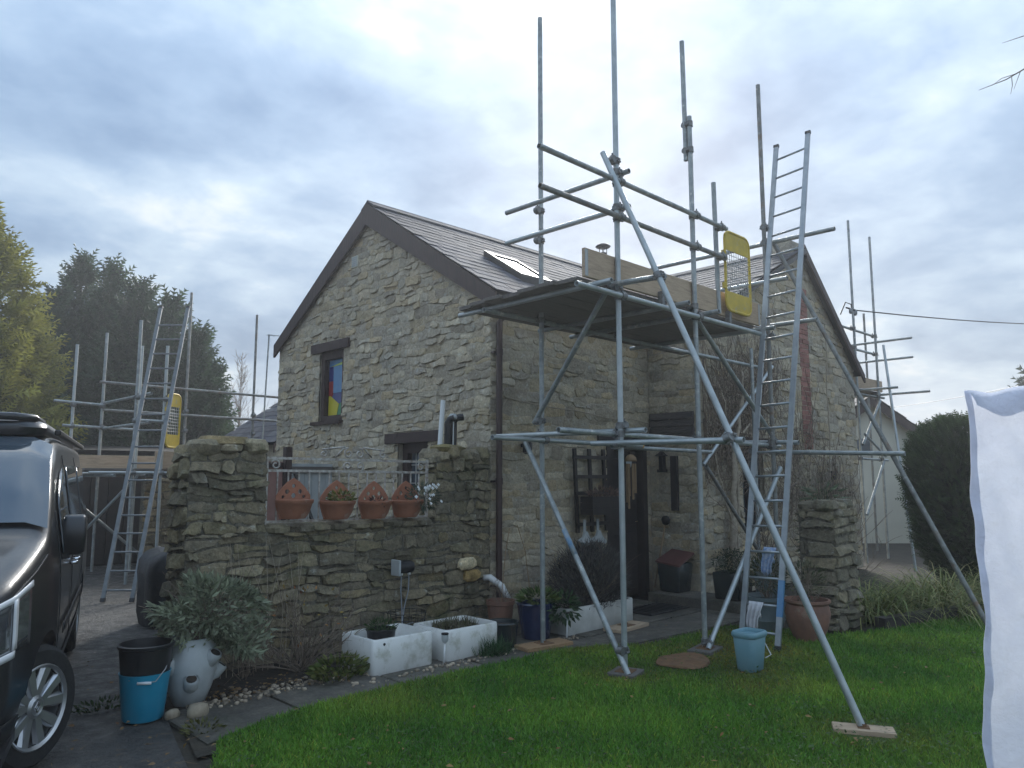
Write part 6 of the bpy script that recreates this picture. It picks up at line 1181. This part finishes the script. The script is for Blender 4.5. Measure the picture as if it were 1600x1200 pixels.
# ------------------------------------------------------------------ trees
FV = []; FF = []
for yv, w in ((.08,.20), (.26,.26), (.44,.24), (.62,.18), (.78,.11)):
    for s_ in (-1, 1): b0 = len(FV); FV += [(0,yv,0), (s_*w,yv+.20,-.05), (0,yv+.13,.01)]; FF.append((b0,b0+1,b0+2))
b0 = len(FV); FV += [(-.03,0,0), (.03,0,0), (0,1.05,0)]; FF.append((b0,b0+1,b0+2))
def conifer(name, label, base, h, rad_, n, size, c1, c2, prof, up=.5, trunk=True, lumps=.22, seed=1, group=None, z0=.05, tips=0):
    rg = np.random.default_rng(seed); t = thing(name, label, 'tree', base, group); bx, by, bz = base
    zf = rg.uniform(0, 1, n); a = rg.uniform(0, 2*np.pi, n); R = np.interp(zf, prof[0], prof[1])*rad_
    keep = rg.uniform(0, 1, n) < np.clip(R/(max(prof[1])*rad_)+.15, 0, 1); zf, a, R = zf[keep], a[keep], R[keep]; n = len(zf)
    lump = 1+lumps*(np.sin(a*3+zf*9+seed)+np.sin(a*5-zf*17+seed*2)*.7+np.sin(a*9+zf*31)*.45)*.6
    q = rg.uniform(.62, 1.0, n)**.7; p = np.stack([bx+np.cos(a)*R*q*lump, by+np.sin(a)*R*q*lump, bz+z0*h+zf*h*(1-z0)], 1)
    d = np.stack([np.cos(a), np.sin(a), np.full(n, up)], 1)+rg.normal(0, .42, (n, 3)); d[:, 2] += zf**3*1.2
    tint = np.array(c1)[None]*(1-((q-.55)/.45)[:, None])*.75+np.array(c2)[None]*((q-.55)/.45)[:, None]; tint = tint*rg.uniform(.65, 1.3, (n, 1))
    V, F, T_ = scatter(FV, FF, p, d, size*rg.uniform(.6, 1.35, n), rg.normal(0, .9, n), np.clip(tint, 0, 1))
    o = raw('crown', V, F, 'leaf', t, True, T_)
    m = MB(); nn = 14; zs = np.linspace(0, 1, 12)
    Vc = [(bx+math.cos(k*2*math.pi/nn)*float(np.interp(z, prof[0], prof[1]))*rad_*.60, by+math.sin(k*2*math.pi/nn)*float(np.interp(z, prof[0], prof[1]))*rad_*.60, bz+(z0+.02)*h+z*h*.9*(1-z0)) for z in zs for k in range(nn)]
    m.add(Vc, [(i*nn+k, i*nn+(k+1) % nn, (i+1)*nn+(k+1) % nn, (i+1)*nn+k) for i in range(11) for k in range(nn)], tint=np.array(c1)*.5); o = m.build('light_block_core', 'leaf', t, True, tint=True)  # dark core added inside the crown to block light
    m = MB(); m.path([(bx,by,bz-.1), (bx+.05,by,bz+h*.5), (bx,by,bz+h*.96)], [rad_*.09+.05, rad_*.05+.02, .01], 8); m.build('trunk', 'bark', t, True); return t
cone = ([0,.08,.3,.6,.85,1], [.75,.95,1,.70,.34,.04]); dome = ([0,.1,.35,.65,.85,1], [.7,.95,1.05,1,.72,.2])
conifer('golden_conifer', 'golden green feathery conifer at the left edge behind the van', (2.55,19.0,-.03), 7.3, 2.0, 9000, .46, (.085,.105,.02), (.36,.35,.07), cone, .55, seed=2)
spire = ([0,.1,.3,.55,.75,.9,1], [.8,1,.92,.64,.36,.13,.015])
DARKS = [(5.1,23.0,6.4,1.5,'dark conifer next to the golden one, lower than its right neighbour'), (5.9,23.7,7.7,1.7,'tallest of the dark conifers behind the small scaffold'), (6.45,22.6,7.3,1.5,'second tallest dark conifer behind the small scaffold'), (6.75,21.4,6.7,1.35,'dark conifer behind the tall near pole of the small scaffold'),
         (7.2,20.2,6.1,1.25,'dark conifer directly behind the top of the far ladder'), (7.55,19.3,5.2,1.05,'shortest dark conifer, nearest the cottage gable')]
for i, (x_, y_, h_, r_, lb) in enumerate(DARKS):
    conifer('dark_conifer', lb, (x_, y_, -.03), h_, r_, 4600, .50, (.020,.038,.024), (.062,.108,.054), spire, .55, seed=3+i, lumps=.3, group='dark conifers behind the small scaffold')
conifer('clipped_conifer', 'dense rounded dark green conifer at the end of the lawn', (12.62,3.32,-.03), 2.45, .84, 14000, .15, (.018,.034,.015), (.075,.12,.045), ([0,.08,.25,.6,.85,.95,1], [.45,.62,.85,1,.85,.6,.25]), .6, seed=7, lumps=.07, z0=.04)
conifer('far_conifer', 'spreading conifer far off above the top of the white sheet', (33.2,5.2,-.03), 5.6, 2.6, 3500, .8, (.02,.03,.02), (.06,.08,.05), ([0,.3,.6,.9,1], [.5,1,.8,.3,.05]), .3, seed=8)
conifer('far_conifer', 'thin drooping conifer top showing above the toe board', (18.6,13.8,-.03), 7.75, 1.1, 900, .5, (.03,.04,.03), (.08,.10,.07), ([0,.5,.8,1], [1,.8,.4,.08]), -.4, seed=9)
conifer('dark_hedge', 'dark green conifer behind the clipped one at the right', (19.5,3.6,-.03), 2.8, 1.4, 5000, .3, (.014,.026,.013), (.045,.07,.03), dome, .5, seed=10)
def bare(name, label, base, h, n, seed, lean=(0,0), r0=.05):
    random.seed(seed); t = thing(name, label, 'tree', base); b = Vector(base); m = MB(); pts = [b+Vector((lean[0]*q+random.uniform(-.05,.05), lean[1]*q+random.uniform(-.05,.05), h*q)) for q in [i/8 for i in range(9)]]; m.path(pts, [r0*(1-.93*i/8) for i in range(9)], 6); m.build('trunk', 'twig', t, True); m = MB()
    for k in range(n):
        q = random.uniform(.22,.98); p = b.lerp(pts[-1], q); a = random.uniform(0,6.28); l = h*.30*(1.15-q)*random.uniform(.6,1.3); d = Vector((math.cos(a),math.sin(a),random.uniform(.7,1.8))).normalized(); pp_ = [p]; 
        for j in range(4):
            d = (d+Vector((random.uniform(-.2,.2),random.uniform(-.2,.2),random.uniform(-.05,.2)))).normalized(); p = p+d*l/4; pp_.append(p)
            for _ in range(2): e_ = (d+Vector((random.uniform(-.8,.8),random.uniform(-.8,.8),random.uniform(-.2,.5)))).normalized(); m.path([p, p+e_*l*.25, p+e_*l*.42], [.006,.005,.002], 3, cap=False)
        m.path(pp_, [.012,.010,.008,.005,.003], 4, cap=False)
    o = m.build('crown', 'twig', t); return t
bare('bare_tree', 'thin leafless tree left of the cottage gable', (13.1,28.9,-.03), 6.5, 70, 3); bare('bare_tree', 'low leafless thicket right of the thin bare tree', (14.2,28.0,-.03), 4.4, 80, 4, r0=.04); bare('bare_tree', 'low leafless thicket left of the thin bare tree', (12.2,29.6,-.03), 4.2, 80, 5, r0=.04)
# tree standing out of view on the right whose twigs reach into the sky
ot = thing('overhanging_tree', 'bare twigs of a tree reaching in at the upper right', 'tree', (13.0,-.4,-.03)); m = MB(); m.path([(13.0,-.4,-.05), (12.9,-.3,3), (12.7,-.1,6), (12.4,.1,8.5)], [.16,.13,.09,.03], 8); m.build('trunk', 'bark', ot, True); m = MB()
m.path([(12.7,-.1,6.0), (12.0,.8,6.6), (11.4,1.4,6.85), (10.95,1.9,6.74), (10.75,2.08,6.58), (10.50,2.33,6.44)], [.03,.02,.014,.010,.007,.003], 5); m.path([(10.85,1.98,6.66), (10.72,2.12,6.60), (10.62,2.21,6.50)], [.005,.004,.002], 4); m.path([(10.80,2.03,6.62), (10.80,2.03,6.50), (10.77,2.05,6.38)], [.005,.004,.002], 4); m.path([(10.88,1.95,6.68), (10.84,1.99,6.55), (10.81,2.02,6.45)], [.005,.003,.002], 4); m.path([(12.4,.1,8.5), (11.6,1.2,7.6), (11.05,1.85,7.22), (10.80,2.1,7.10)], [.02,.012,.007,.002], 4); m.build('branches', 'twig', ot)

# ------------------------------------------------------------------ lawn
LP = [(1.95,-3), (1.80,4.15), (2.0,4.52)]+[(x, edge(x)-.01) for x in np.linspace(2.1,5.5,18)]+[(5.75,4.72), (6.08,4.47), (7.02,4.40), (7.5,4.38), (7.75,4.1), (7.8,3.4), (8.45,3.15), (10.6,2.6), (13.5,2.0), (13.5,-3)]
raw('lawn', [(x, y, .006) for x, y in LP], [tuple(range(len(LP)))], 'lawnbase')['kind'] = 'structure'
def inpoly(x, y, P_):
    c = np.zeros(len(x), bool); j = len(P_)-1
    for i in range(len(P_)):
        xi, yi_ = P_[i]; xj, yj = P_[j]; c ^= ((yi_ > y) != (yj > y)) & (x < (xj-xi)*(y-yi_)/(yj-yi_+1e-12)+xi); j = i
    return c
rg = np.random.default_rng(17); N = 620000; x = rg.uniform(1.7,13.5,N); y = rg.uniform(-.6,5.0,N); dep = x*.698+y*.716; lat = x*.716-y*.698
k = inpoly(x, y, LP) & (dep > 3.4) & (np.abs(lat) < dep*.74+.4) & (rg.uniform(0,1,N) < np.clip((5.0/dep)**1.5, .12, 1)); x, y, dep = x[k], y[k], dep[k]; n = len(x)
pn = np.sin(x*2.3+1)*np.sin(y*2.9+.5)+.6*np.sin(x*5.1+y*3.7)+.4*np.sin(x*11-y*9); hgt = (.023+.009*pn*.5+rg.uniform(-.010,.018,n))*(1+.06*dep); bald = ((x-5.1)/.25)**2+((y-2.0)/.18)**2 < 1; bald |= ((x-5.78)/.27)**2+((y-3.8)/.22)**2 < 1
hgt[bald] *= .2; d = np.stack([rg.normal(0,.55,n), rg.normal(0,.55,n), np.ones(n)], 1); t = np.ones((n,3))*rg.uniform(.6,1.35,(n,1))*(1+.16*pn[:,None]); yl = rg.random(n) < .07; t[yl] = t[yl]*np.array([2.2,1.3,1.4]); t[:,0] *= 1+.12*pn; patch = np.clip(np.sin(x*1.1+.7)*np.sin(y*1.7+2)+.5*np.sin(x*3.3-y*2.1), 0, 1)[:,None]; t = t*(1-patch*np.array([-.35,.02,-.2]))
for fx_, fy_2, fr in ((5.1,3.9,.30), (6.3,3.9,.34), (6.78,3.62,.40), (5.06,2.02,.34), (5.95,3.28,.22), (5.78,3.8,.45), (7.3,4.2,.4), (6.2,4.5,.25), (5.6,4.8,.25), (5.5,3.0,.3)):      # ground trodden round the scaffold feet
    w_ = np.exp(-(((x-fx_)**2+(y-fy_2)**2)/(fr*fr)))*rg.uniform(.2,1.25,n); w_ = np.clip(w_,0,1)[:,None]; t = t*(1-w_*np.array([-.25,.42,.05])); hgt = hgt*(1-.6*w_[:,0])
V, F, T_ = scatter(BLADE_V, BLADE_F, np.stack([x,y,np.full(n,.004)],1), d, np.stack([.0045+.0008*dep, np.maximum(hgt,.008), np.maximum(hgt,.008)],1), rg.uniform(0,6.28,n), np.clip(t,0,3))
tag(raw('grass', V, F, 'grass', None, True, T_), 'short green lawn grass in the foreground', 'grass', kind='stuff')
n = 7000; x = rg.uniform(1.9,9,n); y = rg.uniform(.4,4.9,n); k = inpoly(x, y, LP) & (np.sin(x*1.9+2)*np.sin(y*2.3) > .05); x, y = x[k], y[k]; n = len(x); d = np.stack([rg.normal(0,1,n), rg.normal(0,1,n), rg.uniform(.1,.5,n)], 1)
V, F, T_ = scatter(LEAF_V, LEAF_F, np.stack([x,y,rg.uniform(.03,.05,n)],1), d, rg.uniform(.018,.034,n), rg.uniform(-.4,.4,n), cols((.055,.115,.025),n,.4)); tag(raw('lawn_weeds', V, F, 'leaf', None, True, T_), 'small broad leaved weeds growing in the lawn', 'weeds', kind='stuff')

n = 150; x = rg.uniform(.4,2.3,n); y = rg.uniform(3.6,6.2,n); k = ~inpoly(x, y, LP); x, y = x[k], y[k]; n = len(x); V, F, T_ = scatter([(-.5,0,0), (.5,0,0), (.3,.5,.03), (-.3,.5,.03), (0,1,0)], BLADE_F, np.stack([x,y,np.full(n,.014)],1), np.stack([rg.normal(1,.7,n), rg.normal(-.6,.7,n), rg.normal(0,.02,n)],1), np.stack([np.full(n,.005), rg.uniform(.03,.12,n), np.full(n,.05)],1), np.zeros(n), cols((1.4,1.3,1.1),n,.4))
tag(raw('straw_litter', V, F, 'deadleaf', None, False, T_), 'scraps of straw and twig littering the driveway', 'litter', kind='stuff')
# ------------------------------------------------------------------ damp winter air
hz = bpy.data.materials.new('haze'); hz.use_nodes = True; hn = hz.node_tree; hn.nodes.clear(); ho = hn.nodes.new('ShaderNodeOutputMaterial'); pv = hn.nodes.new('ShaderNodeVolumePrincipled'); pv.inputs['Color'].default_value = (.93, .96, 1, 1); pv.inputs['Density'].default_value = .0028; pv.inputs['Anisotropy'].default_value = .45; hn.links.new(pv.outputs[0], ho.inputs['Volume']); MATS['haze'] = hz
tag(MB().box(-62, 92, -62, 92, -1.2, 9.5).build('haze', 'haze', None), 'thin damp haze over the whole garden', 'haze', kind='stuff')
